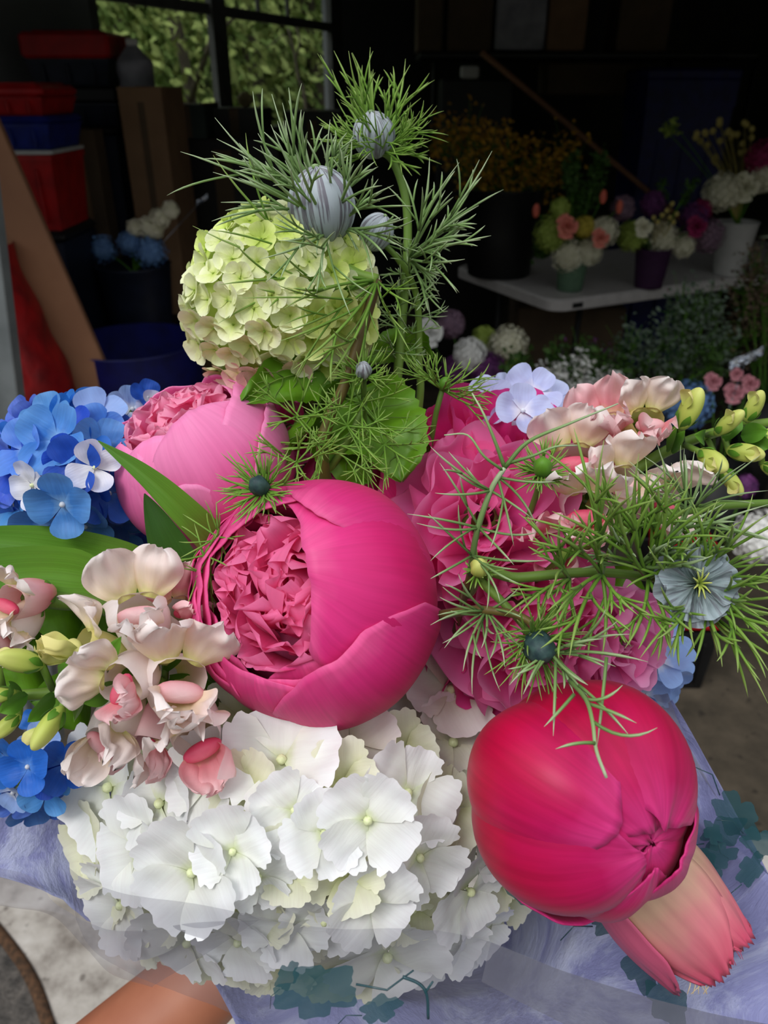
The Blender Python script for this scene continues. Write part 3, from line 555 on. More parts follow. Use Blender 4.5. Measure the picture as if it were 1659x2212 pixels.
# ---- things on the far side
def far(px0, px1, pyt, pyb, Y, mat, name, label, cat_, dep=.3, zb=None):
    mb = MB(); upbox(mb, px0, px1, pyb, pyt, Y, dep, zb=zb); o = mb.build(name, mat, loc=W((px0+px1)/2, pyb, Y), smooth=False); tag(o, label, cat_); return o
shelf_z = zof(1250, 112, 4.6)
t = thing('wall_shelf', 'dark wall shelf running across the back of the garage', 'shelf', W(1250, 118, 4.6))
mb = MB(); upbox(mb, 905, 1640, 128, 112, 4.6, .45); mb.build('shelf_board', M['black'], t, smooth=False)
for x in (930, 1420, 1600):
    mb = MB(); upbox(mb, x, x+8, 300, 128, 4.95, .05); mb.build('shelf_bracket', M['black'], t, smooth=False)
far(1068, 1175, -60, 108, 4.62, M['greyp'], 'white_carton', 'pale grey carton standing on the back shelf', 'box')
far(1180, 1262, -60, 110, 4.62, M['card'], 'brown_carton', 'brown carton with hand holes beside the pale carton', 'box')
far(1330, 1440, -60, 112, 4.62, M['dcard'], 'tan_carton', 'tan carton right on the back shelf', 'box'); far(900, 955, -60, 112, 4.62, M['dcard'], 'flat_carton', 'dim flat carton left on the back shelf', 'box')
far(965, 1060, -60, 112, 4.62, M['dcard'], 'low_carton', 'dim carton between flat and pale cartons on the back shelf', 'box')
tote('storage_bin', 'wide navy storage bin at the upper right of the garage', 1408, 1600, 148, 4.4, 0, M['navy'], M['navy'], .4, .05)
far(1180, 1390, 135, 205, 4.8, M['dcard'], 'wide_carton', 'dim wide carton behind the table beneath the shelf', 'box').location
mb = MB(); a = W(1040, 112, 4.3); b = W(1145, 200, 4.3); mb.tube([a, b, a+(b-a)*(a.z/(a.z-b.z))], .014, .014, 8); tag(mb.build('broom_handle', M['wood'], loc=b), 'slanted light wooden handle against the back wall', 'handle')
far(995, 1035, 142, 170, 4.5, M['whitep'], 'paper_label_box', 'small pale box catching light left of the wooden handle', 'box', .05)
far(1085, 1290, 665, 1100, 3.5, M['dcard'], 'shipping_carton', 'dim brown carton standing on the floor under the table', 'box')
far(940, 1080, 171, 620, 4.5, M['black'], 'black_cabinet', 'black cabinet behind the orange-yellow sprays', 'cabinet', zb=0)
# ---- far left flowers on a bench
zz = zof(330, 590, 2.65)
far(190, 420, 720, 1100, 2.5, M['black'], 'low_bench', 'black low bench below the dusty blue blooms', 'bench', .25)
vv = vessel('flower_bucket', 'navy bucket holding cream and dusty blue blooms left of the green cluster', 310, 722, 570, 2.6, .10, .12, M['dkblue'], 'bucket')-Vector((0, 0, .03))
for (px, py, R, m_, lb) in ((368, 453, .02, cream, 'topmost cream bloom in the navy bucket'), (345, 472, .024, cream, 'second cream bloom from the top in the navy bucket'), (318, 490, .024, cream, 'cream bloom at middle left of the navy bucket bunch'), (292, 492, .02, cream, 'leftmost cream bloom of the navy bucket bunch'), (335, 497, .02, cream, 'lowest cream bloom of the navy bucket bunch'),
        (222, 538, .035, bgblue, 'dusty blue bloom at far left of the navy bucket bunch'), (325, 545, .042, bgblue, 'dusty blue bloom at right of the navy bucket bunch'), (280, 525, .03, bgblue, 'dusty blue bloom between the two larger blue ones')):
    bgflower('cluster_bloom', lb, 'flower', px, py, 2.6, R, m_, n=60, s=.008, to=vv)
def foilpiece(px, py, Y, s, label, to=None):
    c = W(px, py, Y); mb = MB(); mb.grid(lambda u, v: c+Vector((u*s, .3*s*nz(u*3, v*4, px), (v-.5)*s*.7+u*s*.5+.3*s*nz(u*4, v*3, 2))), 12, 8); mb.tube([c, to or Vector((c.x-.06, c.y-.05, c.z-.3))], .0015, .0015, 4); o = mb.build('foil_piece', M['foil'], loc=c); o.modifiers.new('t', 'SOLIDIFY').thickness = .0006; tag(o, label, 'foil')
foilpiece(436, 432, 2.7, .02, 'small silver foil piece glinting in the dark left of the green cluster', vv); foilpiece(1612, 775, 2.2, .045, 'crumpled silver foil strip at the right edge above the blue bloom')
vessel('storage_tub', 'round deep blue tub on the floor at left', 330, 1000, 735, 2.2, .16, .19, M['navy'], 'tub', z0=0)
# ---- floor buckets under and in front of the table
def fb(px, Y, zt, lb, m_=M['black'], r=.1):
    b = W(px, 900, Y); mb = MB(); mb.lathe([(0, 0), (r*.8, 0), (r, zt), (r-.005, zt), (r*.78, .01), (0, .01)], Matrix.Translation((b.x, Y, 0)), 24); tag(mb.build('flower_bucket', m_, loc=(b.x, Y, 0)), lb, 'bucket'); return Vector((b.x, Y, zt-.05))
q1 = fb(905, 2.3, .5, 'red bucket on the floor behind the green leaf', M['redp'], .09); q2 = fb(1040, 2.5, .42, 'black floor bucket under the cream and purple bunch')
q3 = fb(1265, 2.3, .42, 'black floor bucket of white waxflowers'); q4 = fb(1460, 2.45, .42, 'black floor bucket of grey-green sprays'); q5 = fb(1580, 2.2, .40, 'black floor bucket of pink blooms at right edge'); q6 = fb(1640, 2.6, .5, 'black floor bucket of dried brown sprays')
for (px, py, Y, R, m_, lb, to, k) in ((928, 720, 2.5, .045, bwhite, 'white double bloom nearest the thread leaf stems', q2, 'rose'), (1015, 765, 2.4, .04, bwhite, 'white round bloom left of the cream cluster', q2, 'puff'), (975, 700, 2.6, .035, mauve, 'pale mauve bloom behind the white ones', q2, 'puff'), (1098, 745, 2.5, .05, cream, 'cream hydrangea bloom under the table corner', q2, 'puff'),
        (1110, 800, 2.45, .03, lime, 'lime bloom below the cream hydrangea', q2, 'puff'), (1055, 800, 2.4, .045, purple, 'dark purple bloom below the white round one', q2, 'puff'), (985, 800, 2.45, .04, purple, 'deep violet bloom above the red bucket', q2, 'puff'),
        (1045, 730, 2.6, .03, lime, 'yellow-green bloom behind the white ones', q2, 'puff'), (1485, 875, 2.1, .055, bgblue, 'dusty blue hydrangea bloom behind the snapdragon buds', q5, 'puff'), (1540, 825, 2.2, .026, pinkb, 'soft pink bloom left in the right edge bunch', q5, 'rose'), (1585, 850, 2.2, .03, pinkb, 'soft pink bloom low in the right edge bunch', q5, 'rose'), (1620, 830, 2.2, .026, pinkb, 'soft pink bloom at the far right of the bunch', q5, 'rose'), (1590, 808, 2.2, .02, pinkb, 'soft pink bloom topping the right edge bunch', q5, 'rose'),
        (1640, 1160, 1.6, .05, bwhite, 'white lacy bloom low at the right edge behind thread leaves', Vector((W(1640, 1160, 1.6).x, 1.75, .35)), 'puff'), (1610, 1050, 1.7, .02, purple, 'small purple bloom at the right edge beneath snapdragon buds', Vector((W(1640, 1160, 1.6).x, 1.75, .35)), 'puff')):
    bgflower('garden_bloom', lb, 'flower', px, py, Y, R, m_, k, n=110, s=.0095, to=to)
spray('waxflower_bunch', 'white waxflower bunch in the floor bucket behind the blush snapdragon', [(W(x, y, 2.3), .035) for x, y in ((1180, 810), (1210, 800), (1240, 830), (1270, 850), (1200, 840), (1300, 820), (1330, 830), (1350, 850), (1230, 865), (1290, 870), (1320, 865), (1255, 785), (1180, 850), (1260, 890))], q3, bwhite, n=80, s=.0105)
spray('leaf_filler', 'green leaves between the floor bunches', [(W(x, y, 2.35), .05) for x, y in ((1230, 790), (1290, 800), (1200, 770), (1260, 760), (1340, 800), (1120, 790), (1540, 790), (1600, 900), (1400, 880))], q3, lgreen, n=60, s=.016, cat_='foliage')
spray('statice_bunch', 'violet statice tips behind the white waxflowers', [(W(x, y, 2.45), .025) for x, y in ((1280, 750), (1310, 760), (1335, 790), (1260, 770), (1215, 765))], q3, purple, n=26, s=.008)
spray('limonium_bunch', 'large grey-green misty spray bunch under the right of the table', [(W(x, y, 2.45), .06) for x, y in ((1400, 760), (1440, 720), (1470, 700), (1500, 680), (1520, 730), (1540, 770), (1450, 780), (1500, 800), (1360, 740), (1345, 790), (1420, 820), (1480, 760), (1480, 650), (1560, 740), (1530, 660))], q4, greyg, n=130, s=.010)
spray('dried_bunch', 'brown dried spray bunch at the right edge beside the table', [(W(x, y, 2.7), .06) for x, y in ((1640, 560), (1620, 600), (1650, 640), (1610, 660), (1645, 700), (1600, 720), (1640, 760), (1655, 600))], q6, brownish, n=90, s=.011)
tote('storage_bin', 'small red box on the floor behind the striped grey flower', 1440, 1560, 1195, 1.75, zof(1500, 1245, 1.75)-.001, M['redp'], M['redp'], .15, .01)
tote('storage_crate', 'dark crate on the floor under the small red box', 1430, 1570, 1246, 1.75, 0, M['black'], M['black'], .2, .01)
tote('storage_bin', 'low red box on the floor below the striped grey flower', 1420, 1560, 1345, 1.62, 0, M['black'], M['redp'], .1, .03)
#BOUQUET
# ================================================================== THE BOUQUET
G0 = P(800, 1960, .58)                   # where the stems are gathered by the hand
def stem_to(mb, a, d, r=.0028, k=.35): mb.tube(bez(a, a-Vector(d).normalized()*.06, G0.lerp(a, k), G0+Vector((random.uniform(-.012, .012), random.uniform(-.012, .012), random.uniform(-.012, .012))), n=12), r, r*1.1, 7)

# ---------- florets
def disc_petal(mb, Mx, L, Wd, cup=.25, teeth=0, wave=.05, seed=0, claw=.28, na=30, nr=5, flat=.9):
    c = Vector((0, L*.56)); out = []
    for i in range(na):
        a = 2*PI*i/na; dx, dy = math.sin(a), math.cos(a)
        down = max(-dy, 0)
        r = .5+.04*nz(math.cos(a)*1.5+seed, math.sin(a)*1.5, seed)
        x = dx*Wd*r*(1-(1-claw)*down**1.3*.9)*(1+.10*abs(dx)*max(dy, 0)); y = dy*L*(.46 if dy > 0 else .56)*(1 if dy < 0 else flat+ (1-flat)*abs(dx))
        if teeth and dy > -.25:
            f = 1-teeth*(.5+.5*math.cos(a*11+seed))**2*(.55+.45*nz(a*2, seed, 3)); x *= f; y *= f
        out.append((x, y))
    vs = []; uv = []
    def z(x, y):
        return cup*(x*x)/(Wd*.8)+cup*.55*(y*y)/L - cup*.25*y + wave*L*nz(x/L*2.2+seed*3, y/L*2.2, seed)*1.2
    vs.append(Mx @ Vector((0, c.y, z(0, c.y)))); uv.append((.5, .56))
    for j in range(1, nr+1):
        for x, y in out:
            X = x*j/nr; Y = c.y+y*j/nr; zz = z(X, Y)
            vs.append(Mx @ Vector((X, Y, zz))); uv.append((.5+X/Wd, Y/L))
    fs = [(0, 1+i, 1+(i+1) % na) for i in range(na)]
    for j in range(nr-1):
        for i in range(na): a_, b_ = 1+j*na+i, 1+j*na+(i+1) % na; fs.append((a_, a_+na, b_+na, b_))
    mb.add(vs, fs, uv)
def floret_mesh(name, mat, npet=4, W_=1.08, cup=.25, teeth=0, lift=.18, seed=0, wave=.06, na=30, nr=5, var=.12, flat=.9):
    """unit floret, petals of length 1, opening towards +Z"""
    rnd = random.Random(seed); mb = MB()
    for k in range(npet):
        a = 2*PI*k/npet+rnd.uniform(-.12, .12); L = 1*rnd.uniform(1-var, 1+var*.7)
        Mx = Matrix.Rotation(a, 4, 'Z') @ Matrix.Translation((0, .03, .03*(k % 2))) @ Matrix.Rotation(lift+rnd.uniform(-.14, .16), 4, 'X') @ Matrix.Rotation(rnd.uniform(-.2, .2), 4, 'Y')
        disc_petal(mb, Mx, L, L*W_*rnd.uniform(.92, 1.08), cup*rnd.uniform(.5, 1.4), teeth, wave, seed*1.7+k*2.3, na=na, nr=nr, flat=flat)
    me = bpy.data.meshes.new(name); me.from_pydata([tuple(v) for v in mb.v], [], mb.f); ul = me.uv_layers.new(name='uv'); fl = []
    for p in me.polygons:
        for vi in p.vertices: fl += mb.uv[vi]
    ul.data.foreach_set('uv', fl); me.polygons.foreach_set('use_smooth', [True]*len(me.polygons)); me.materials.append(mat); me.update(); return me
def bead_mesh(name, mat, r=.085):
    mb = MB(); mb.ball(Matrix.Translation((0, 0, .07)), r, r, r, 10, 8, fn=lambda a, b: 1+.06*math.cos(4*a)); mb.tube([Vector((0, 0, .03)), Vector((0, 0, -.25)), Vector((.05, 0, -.9))], .035, .03, 5)
    me = bpy.data.meshes.new(name); me.from_pydata([tuple(v) for v in mb.v], [], mb.f); me.polygons.foreach_set('use_smooth', [True]*len(me.polygons)); me.materials.append(mat); me.update(); return me
def variants(nm, mats, n, **k): return {m: [floret_mesh(nm, M[m], seed=11*i+3, **k) for i in range(n)] for m in mats}
bead_w = bead_mesh('floret_center', M['bead']); bead_b = bead_mesh('floret_center', M['blue_pale']); bead_g = bead_mesh('floret_center', M['snap_bud'], .06)
def put_floret(root, me, bead, c, nrm, L, rot, parts=True):
    m = frame(nrm, None, c) @ Matrix.Rotation(rot, 4, 'Z') @ Matrix.Scale(L, 4)
    o = link_mesh('floret', me, m, root)
    if bead is not None:
        b = bpy.data.objects.new('floret_center', bead); C.objects.link(b); b.parent = o
    return o
def clear(c, rad, keep): return all((c-k).length > rad for k in keep)

# ---------- white hydrangea
hx, hy, rx, ry = 640, 1835, 480, 330
Dh = lambda x, y: .292+.085*min(((x-hx)/rx)**2+((y-hy)/ry)**2, 1.25)
Nh = lambda x, y, j=.2: cv((x-hx)/rx*.85+random.uniform(-j, j), -(y-hy)/ry*.85+random.uniform(-j, j), 1)
t = thing('white_hydrangea', 'big white hydrangea head with toothed petals at the front of the bouquet', 'flower', P(hx, hy, .36))
wv = variants('floret', ['white', 'white_lo', 'blush'], 6, teeth=.24, cup=.28, lift=.10, W_=1.24, var=.2, na=44, nr=6, wave=.07, flat=.85)
hand = [(610, 1642, 118, 5, -.004), (302, 1838, 112, 20, -.002), (418, 1882, 112, 48, -.012), (505, 1838, 88, 20, -.003), (793, 1770, 108, 55, -.010), (700, 1800, 100, 30, 0), (755, 1602, 92, 30, .002), (735, 1698, 92, 10, .006),
    (878, 1712, 104, 60, .004), (970, 1492, 104, 12, -.006), (900, 1508, 86, 50, 0), (975, 1605, 112, 30, .006), (803, 1945, 92, 45, -.006), (1012, 1922, 104, 12, -.004), (265, 1952, 98, 15, .0), (408, 2030, 106, 70, .002), (515, 2030, 96, 20, -.003),
    (560, 1890, 84, 35, .004), (835, 2060, 118, 15, -.002), (1035, 2010, 88, 30, .004), (240, 1700, 118, 60, .004), (455, 1690, 92, 15, .002), (540, 1705, 88, 60, .006), (1060, 1580, 84, 30, .010), (1040, 1790, 96, 20, .002), (1075, 1870, 80, 60, .008),
    (535, 1560, 92, 30, .008), (620, 1995, 92, 0, .003), (700, 1985, 96, 40, .004), (490, 2080, 88, 10, .008), (950, 2040, 96, 50, .004), (870, 1630, 84, 15, .006), (635, 1750, 80, 40, .004), (905, 1850, 98, 70, .004), (620, 1860, 84, 10, .008),
    (350, 1735, 112, 80, .000), (200, 1830, 92, 30, .008), (250, 1900, 84, 70, .010), (1090, 1700, 80, 10, .012), (960, 1755, 88, 45, .006), (745, 1880, 88, 20, .006), (340, 1960, 90, 40, .008), (560, 1960, 84, 65, .010), (890, 1960, 84, 10, .008), (760, 2080, 90, 60, .010), (610, 2075, 80, 20, .014), (1090, 1950, 76, 50, .014)]
kp = []
for i, (x, y, L, r, dz) in enumerate(hand):
    d = Dh(x, y)+dz; c = P(x, y, d); kp.append(c)
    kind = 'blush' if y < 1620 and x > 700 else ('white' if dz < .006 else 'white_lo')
    put_floret(t, wv[kind][i % 6], bead_w, c, Nh(x, y, .16), L/F*d*1.14, math.radians(r+random.uniform(-8, 8)))
nlo = 0
while nlo < 46:
    a = random.uniform(0, 2*PI); q = math.sqrt(random.random())*1.02; x = hx+rx*.9*q*math.cos(a); y = hy+ry*.86*q*math.sin(a)
    if y < 1560 and x < 600: continue
    d = Dh(x, y)+random.uniform(.014, .024); c = P(x, y, d)
    if clear(c, .013, kp): kp.append(c); put_floret(t, wv['white_lo'][nlo % 6], bead_w, c, Nh(x, y, .45), .016*random.uniform(.85, 1.15), random.uniform(0, 6.3)); nlo += 1
mb = MB(); hub = P(hx+10, hy+20, .42)
for c in kp: mb.tube([c+cv(0, 0, -.004), c.lerp(hub, .55), hub], .0009, .0016, 4)
stem_to(mb, hub, G0-hub if False else cv(0, 0, 1), .004); mb.build('flower_stalks', M['snap_bud'], t)

# ---------- viburnum snowball
vc = P(612, 648, .40); VR = .0475
t = thing('snowball_viburnum', 'round lime and cream snowball flower head rising above the pink peonies', 'flower', vc)
vv_ = variants('floret', ['vib', 'vib_lime', 'vib_pink'], 5, npet=5, cup=.4, lift=.2, W_=1.0, na=14, nr=3, wave=.08)
extra = MB(); stuffn = 0; npart = 0; pts = []
NV = 200
for i in range(NV):
    z = 1-2*(i+.5)/NV; a = i*2.39996; r = math.sqrt(1-z*z); d = cv(r*math.cos(a), r*math.sin(a), z)
    pts.append((z, a, d))
for z, a, d in pts:
    up = d.dot(cv(0, 1, 0)); ri = d.dot(cv(1, 0, 0)); R = VR*(1-.07*max(up, 0)+.05*max(-up, 0)*(ri < 0))*random.uniform(.95, 1.03)
    c = vc+d*R; L = .0086*random.uniform(.85, 1.15)*(1.12 if up < -.2 else .95)
    kind = 'vib_pink' if up < -.80 and ri < .3 else ('vib' if (up < .25 and ri < .25) or random.random() < .45 else 'vib_lime')
    m = frame(d+cv(random.uniform(-.42, .42), random.uniform(-.42, .42), random.uniform(-.2, .3)), None, c) @ Matrix.Rotation(random.uniform(0, 6), 4, 'Z') @ Matrix.Scale(L, 4)
    if z > .12 and npart < 100:
        o = link_mesh('floret', vv_[kind][npart % 5], m, t); b = bpy.data.objects.new('floret_center', bead_g); C.objects.link(b); b.parent = o; npart += 1
    else:
        for k in range(5): disc_petal(extra, m @ Matrix.Rotation(2*PI*k/5, 4, 'Z') @ Matrix.Rotation(.15, 4, 'X'), 1, 1, .3, 0, .08, k, na=10, nr=2)
o = extra.build('floret_mass', M['vib'], t); o['kind'] = 'stuff'
mb = MB(); mb.ball(Matrix.Translation(vc), VR*.9, VR*.9, VR*.9, 20, 14); mb.build('flower_core', M['vib_lime'], t)
mb = MB(); s0 = vc-cv(-.2, 1, .2).normalized()*VR*.8; mb.tube(bez(s0, P(690, 900, .42), P(760, 1400, .46), G0, n=16), .0034, .004, 8); mb.build('stem', M['stem'], t)
# broad viburnum leaves
def blade(mb, pts, width, side=None, fold=.25, prof=None, nu=10, serr=0, ns=9, wav=.0, seed=0, curl=0):
    sp = cat(pts, ns); L = len(sp)
    T = lambda j: (sp[min(j+1, L-1)]-sp[max(j-1, 0)]).normalized()
    vs = []; uv = []; prof = prof or (lambda v: math.sin(PI*min(v**.75, 1))**.8)
    for j, p in enumerate(sp):
        v = j/(L-1); t_ = T(j); sd = side if side is not None else cv(1, 0, 0); s_ = (sd-t_*sd.dot(t_)).normalized(); nn = s_.cross(t_)
        if nn.dot(cv(0, 0, 1)) < 0: nn = -nn
        w = width*max(prof(v), .015)
        if serr: w *= 1+serr*(((v*15) % 1)-.5)
        for i in range(nu+1):
            u = -1+2*i/nu; h = fold*abs(u)*w-curl*u*u*w+wav*width*nz(u*1.5+seed, v*4, seed)*(.3+abs(u))
            vs.append(p+s_*u*w+nn*h); uv.append((u*.5+.5, v))
    mb.add(vs, [(j*(nu+1)+i, j*(nu+1)+i+1, (j+1)*(nu+1)+i+1, (j+1)*(nu+1)+i) for j in range(L-1) for i in range(nu)], uv)
def veins(mb, pts, width, side, n=7, r=.00035, prof=None, fold=.25, lift=.0004):
    sp = cat(pts, 9); L = len(sp); prof = prof or (lambda v: math.sin(PI*min(v**.75, 1))**.8)
    def at(u, v):
        j = min(int(v*(L-1)), L-1); t_ = (sp[min(j+1, L-1)]-sp[max(j-1, 0)]).normalized(); s_ = (side-t_*side.dot(t_)).normalized(); nn = s_.cross(t_)
        if nn.dot(cv(0, 0, 1)) < 0: nn = -nn
        w = width*max(prof(v), .015); return sp[j]+s_*u*w+nn*(fold*abs(u)*w+lift)
    mb.tube([at(0, v/12) for v in range(13)], r*1.8, r*.6, 5)
    for k in range(n):
        v0 = .08+.78*k/n
        for sg in (-1, 1): mb.tube([at(sg*s_*.9, min(v0+.16*s_, .98)) for s_ in (0, .33, .66, 1)], r, r*.3, 4)
def big_leaf(root, pts, width, side, seed=0, prof=None, wav=.28, mat='leaf'):
    mb = MB(); blade(mb, pts, width, side, .22, prof, 14, .13, 12, wav, seed); o = mb.build('leaf', M[mat], root)
    mb = MB(); veins(mb, pts, width, side, 7, prof=prof, fold=.22, lift=.0006); mb.build('leaf_veins', M['stem'], o)
lp = lambda v: math.sin(PI*min(v**.6*1.0, 1))**.62*(1-.25*v)
big_leaf(t, [P(800, 800, .405), P(700, 800, .388), P(600, 820, .372), P(515, 872, .36)], .0150, cv(.1, 1, -.1), 1)
big_leaf(t, [P(780, 775, .41), P(850, 745, .42), P(905, 745, .43), P(935, 775, .43)], .0095, cv(.1, 1, .4), 2)
big_leaf(t, [P(745, 850, .395), P(800, 900, .385), P(850, 970, .375), P(868, 1040, .37)], .024, cv(1, .35, -.1), 3)
big_leaf(t, [P(745, 830, .40), P(690, 880, .385), P(640, 950, .375), P(590, 1010, .372)], .0150, cv(.6, .7, -.1), 4)
big_leaf(t, [P(740, 860, .40), P(730, 940, .39), P(760, 1000, .38), P(800, 1045, .38)], .016, cv(1, .1, -.2), 5)

# ---------- blue hydrangeas
bv = variants('floret', ['blue', 'blue_deep', 'blue_pale', 'blue_white', 'lilacw'], 4, cup=.3, lift=.16, W_=.98, na=24, nr=5, wave=.09)
def mop(name, label, cx_, cy_, rx_, ry_, d0, dd, hand, nlo, lo, L0, group=None, stemr=.0035):
    t = thing(name, label, 'flower', P(cx_, cy_, d0+.04), group); kp = []
    dep = lambda x, y: d0+dd*min(((x-cx_)/rx_)**2+((y-cy_)/ry_)**2, 1.3)
    nm = lambda x, y, j: cv((x-cx_)/rx_*.8+random.uniform(-j, j), -(y-cy_)/ry_*.8+random.uniform(-j, j), 1)
    for i, (x, y, L, r, kind, dz) in enumerate(hand):
        d = dep(x, y)+dz; c = P(x, y, d); kp.append(c); put_floret(t, bv[kind][i % 4], bead_b if kind != 'blue_white' else bead_w, c, nm(x, y, .2), L/F*d, math.radians(r))
    n = 0; tries = 0
    while n < nlo and tries < 900:
        tries += 1; a = random.uniform(0, 6.283); q = math.sqrt(random.random()); x = cx_+rx_*q*math.cos(a); y = cy_+ry_*q*math.sin(a); d = dep(x, y)+random.uniform(.008, .02); c = P(x, y, d)
        if clear(c, L0*.6, kp): kp.append(c); put_floret(t, bv[random.choice(lo)][n % 4], bead_b, c, nm(x, y, .5), L0*random.uniform(.8, 1.1), random.uniform(0, 6)); n += 1
    mb = MB(); hub = P(cx_, cy_, d0+dd+.02)
    for c in kp: mb.tube([c, c.lerp(hub, .6), hub], .0008, .0012, 4)
    stem_to(mb, hub, cv(0, 0, 1), stemr); mb.build('flower_stalks', M['stem'], t)
    return t
mop('blue_hydrangea', 'deep blue hydrangea head at the left with white and pale florets', 140, 1030, 165, 160, .345, .05,
    [(137, 1088, 78, 8, 'blue', -.006), (205, 1010, 62, 25, 'blue_white', -.003), (72, 1048, 56, 15, 'blue_white', 0), (216, 905, 66, 40, 'blue_pale', .01), (285, 885, 56, 20, 'blue_pale', .015), (55, 975, 74, 30, 'blue', 0), (125, 950, 84, 60, 'blue', .002), (25, 1120, 66, 10, 'blue', 0),
     (185, 1135, 66, 50, 'blue', .002), (262, 1150, 62, 30, 'blue', .004), (105, 905, 60, 15, 'blue', .01), (225, 965, 66, 70, 'blue', .004), (10, 1045, 62, 45, 'blue', .004), (285, 1185, 56, 10, 'blue_deep', .01), (235, 1065, 70, 45, 'blue_deep', .004), (95, 1140, 66, 70, 'blue', .006), (30, 930, 56, 5, 'blue', .012), (165, 1010, 72, 35, 'blue_deep', .004), (318, 860, 40, 10, 'blue_deep', .02), (330, 885, 40, 30, 'blue_white', .02), (40, 1010, 60, 70, 'blue_deep', .004), (-20, 1000, 66, 20, 'blue', .008), (-30, 1090, 66, 50, 'blue_pale', .008)],
    26, ['blue', 'blue_deep'], .014)
mop('blue_hydrangea', 'small deep blue hydrangea head at the left edge beneath the snapdragon', 70, 1660, 120, 95, .35, .04,
    [(62, 1655, 64, 20, 'blue_deep', 0), (140, 1650, 66, 50, 'blue_deep', -.002), (15, 1640, 60, 10, 'blue_deep', 0), (100, 1710, 60, 30, 'blue', .002), (155, 1708, 54, 70, 'blue_deep', .002), (30, 1710, 54, 60, 'blue_pale', .004), (90, 1610, 50, 15, 'blue_pale', .004), (-20, 1690, 60, 30, 'blue_deep', .004)], 10, ['blue_deep', 'blue'], .012)
mop('pale_blue_hydrangea', 'pale lilac blue hydrangea head peeking above the hot pink ruffles', 1120, 900, 95, 70, .40, .03,
    [(1128, 888, 62, 5, 'lilacw', -.014), (1062, 872, 64, 30, 'lilacw', -.004), (1150, 850, 66, 50, 'lilacw', .004), (1100, 925, 54, 20, 'lilacw', .004)], 5, ['lilacw'], .012)
mop('pale_blue_hydrangea', 'pale sky blue hydrangea head behind the lower right mauve ruffles', 1400, 1440, 75, 90, .395, .03,
    [(1425, 1430, 62, 20, 'blue_pale', -.004), (1440, 1380, 56, 60, 'blue_pale', 0), (1395, 1500, 54, 10, 'blue_pale', -.004), (1365, 1530, 46, 40, 'blue_pale', 0), (1430, 1340, 50, 30, 'blue_pale', .004)], 8, ['blue_pale'], .012)

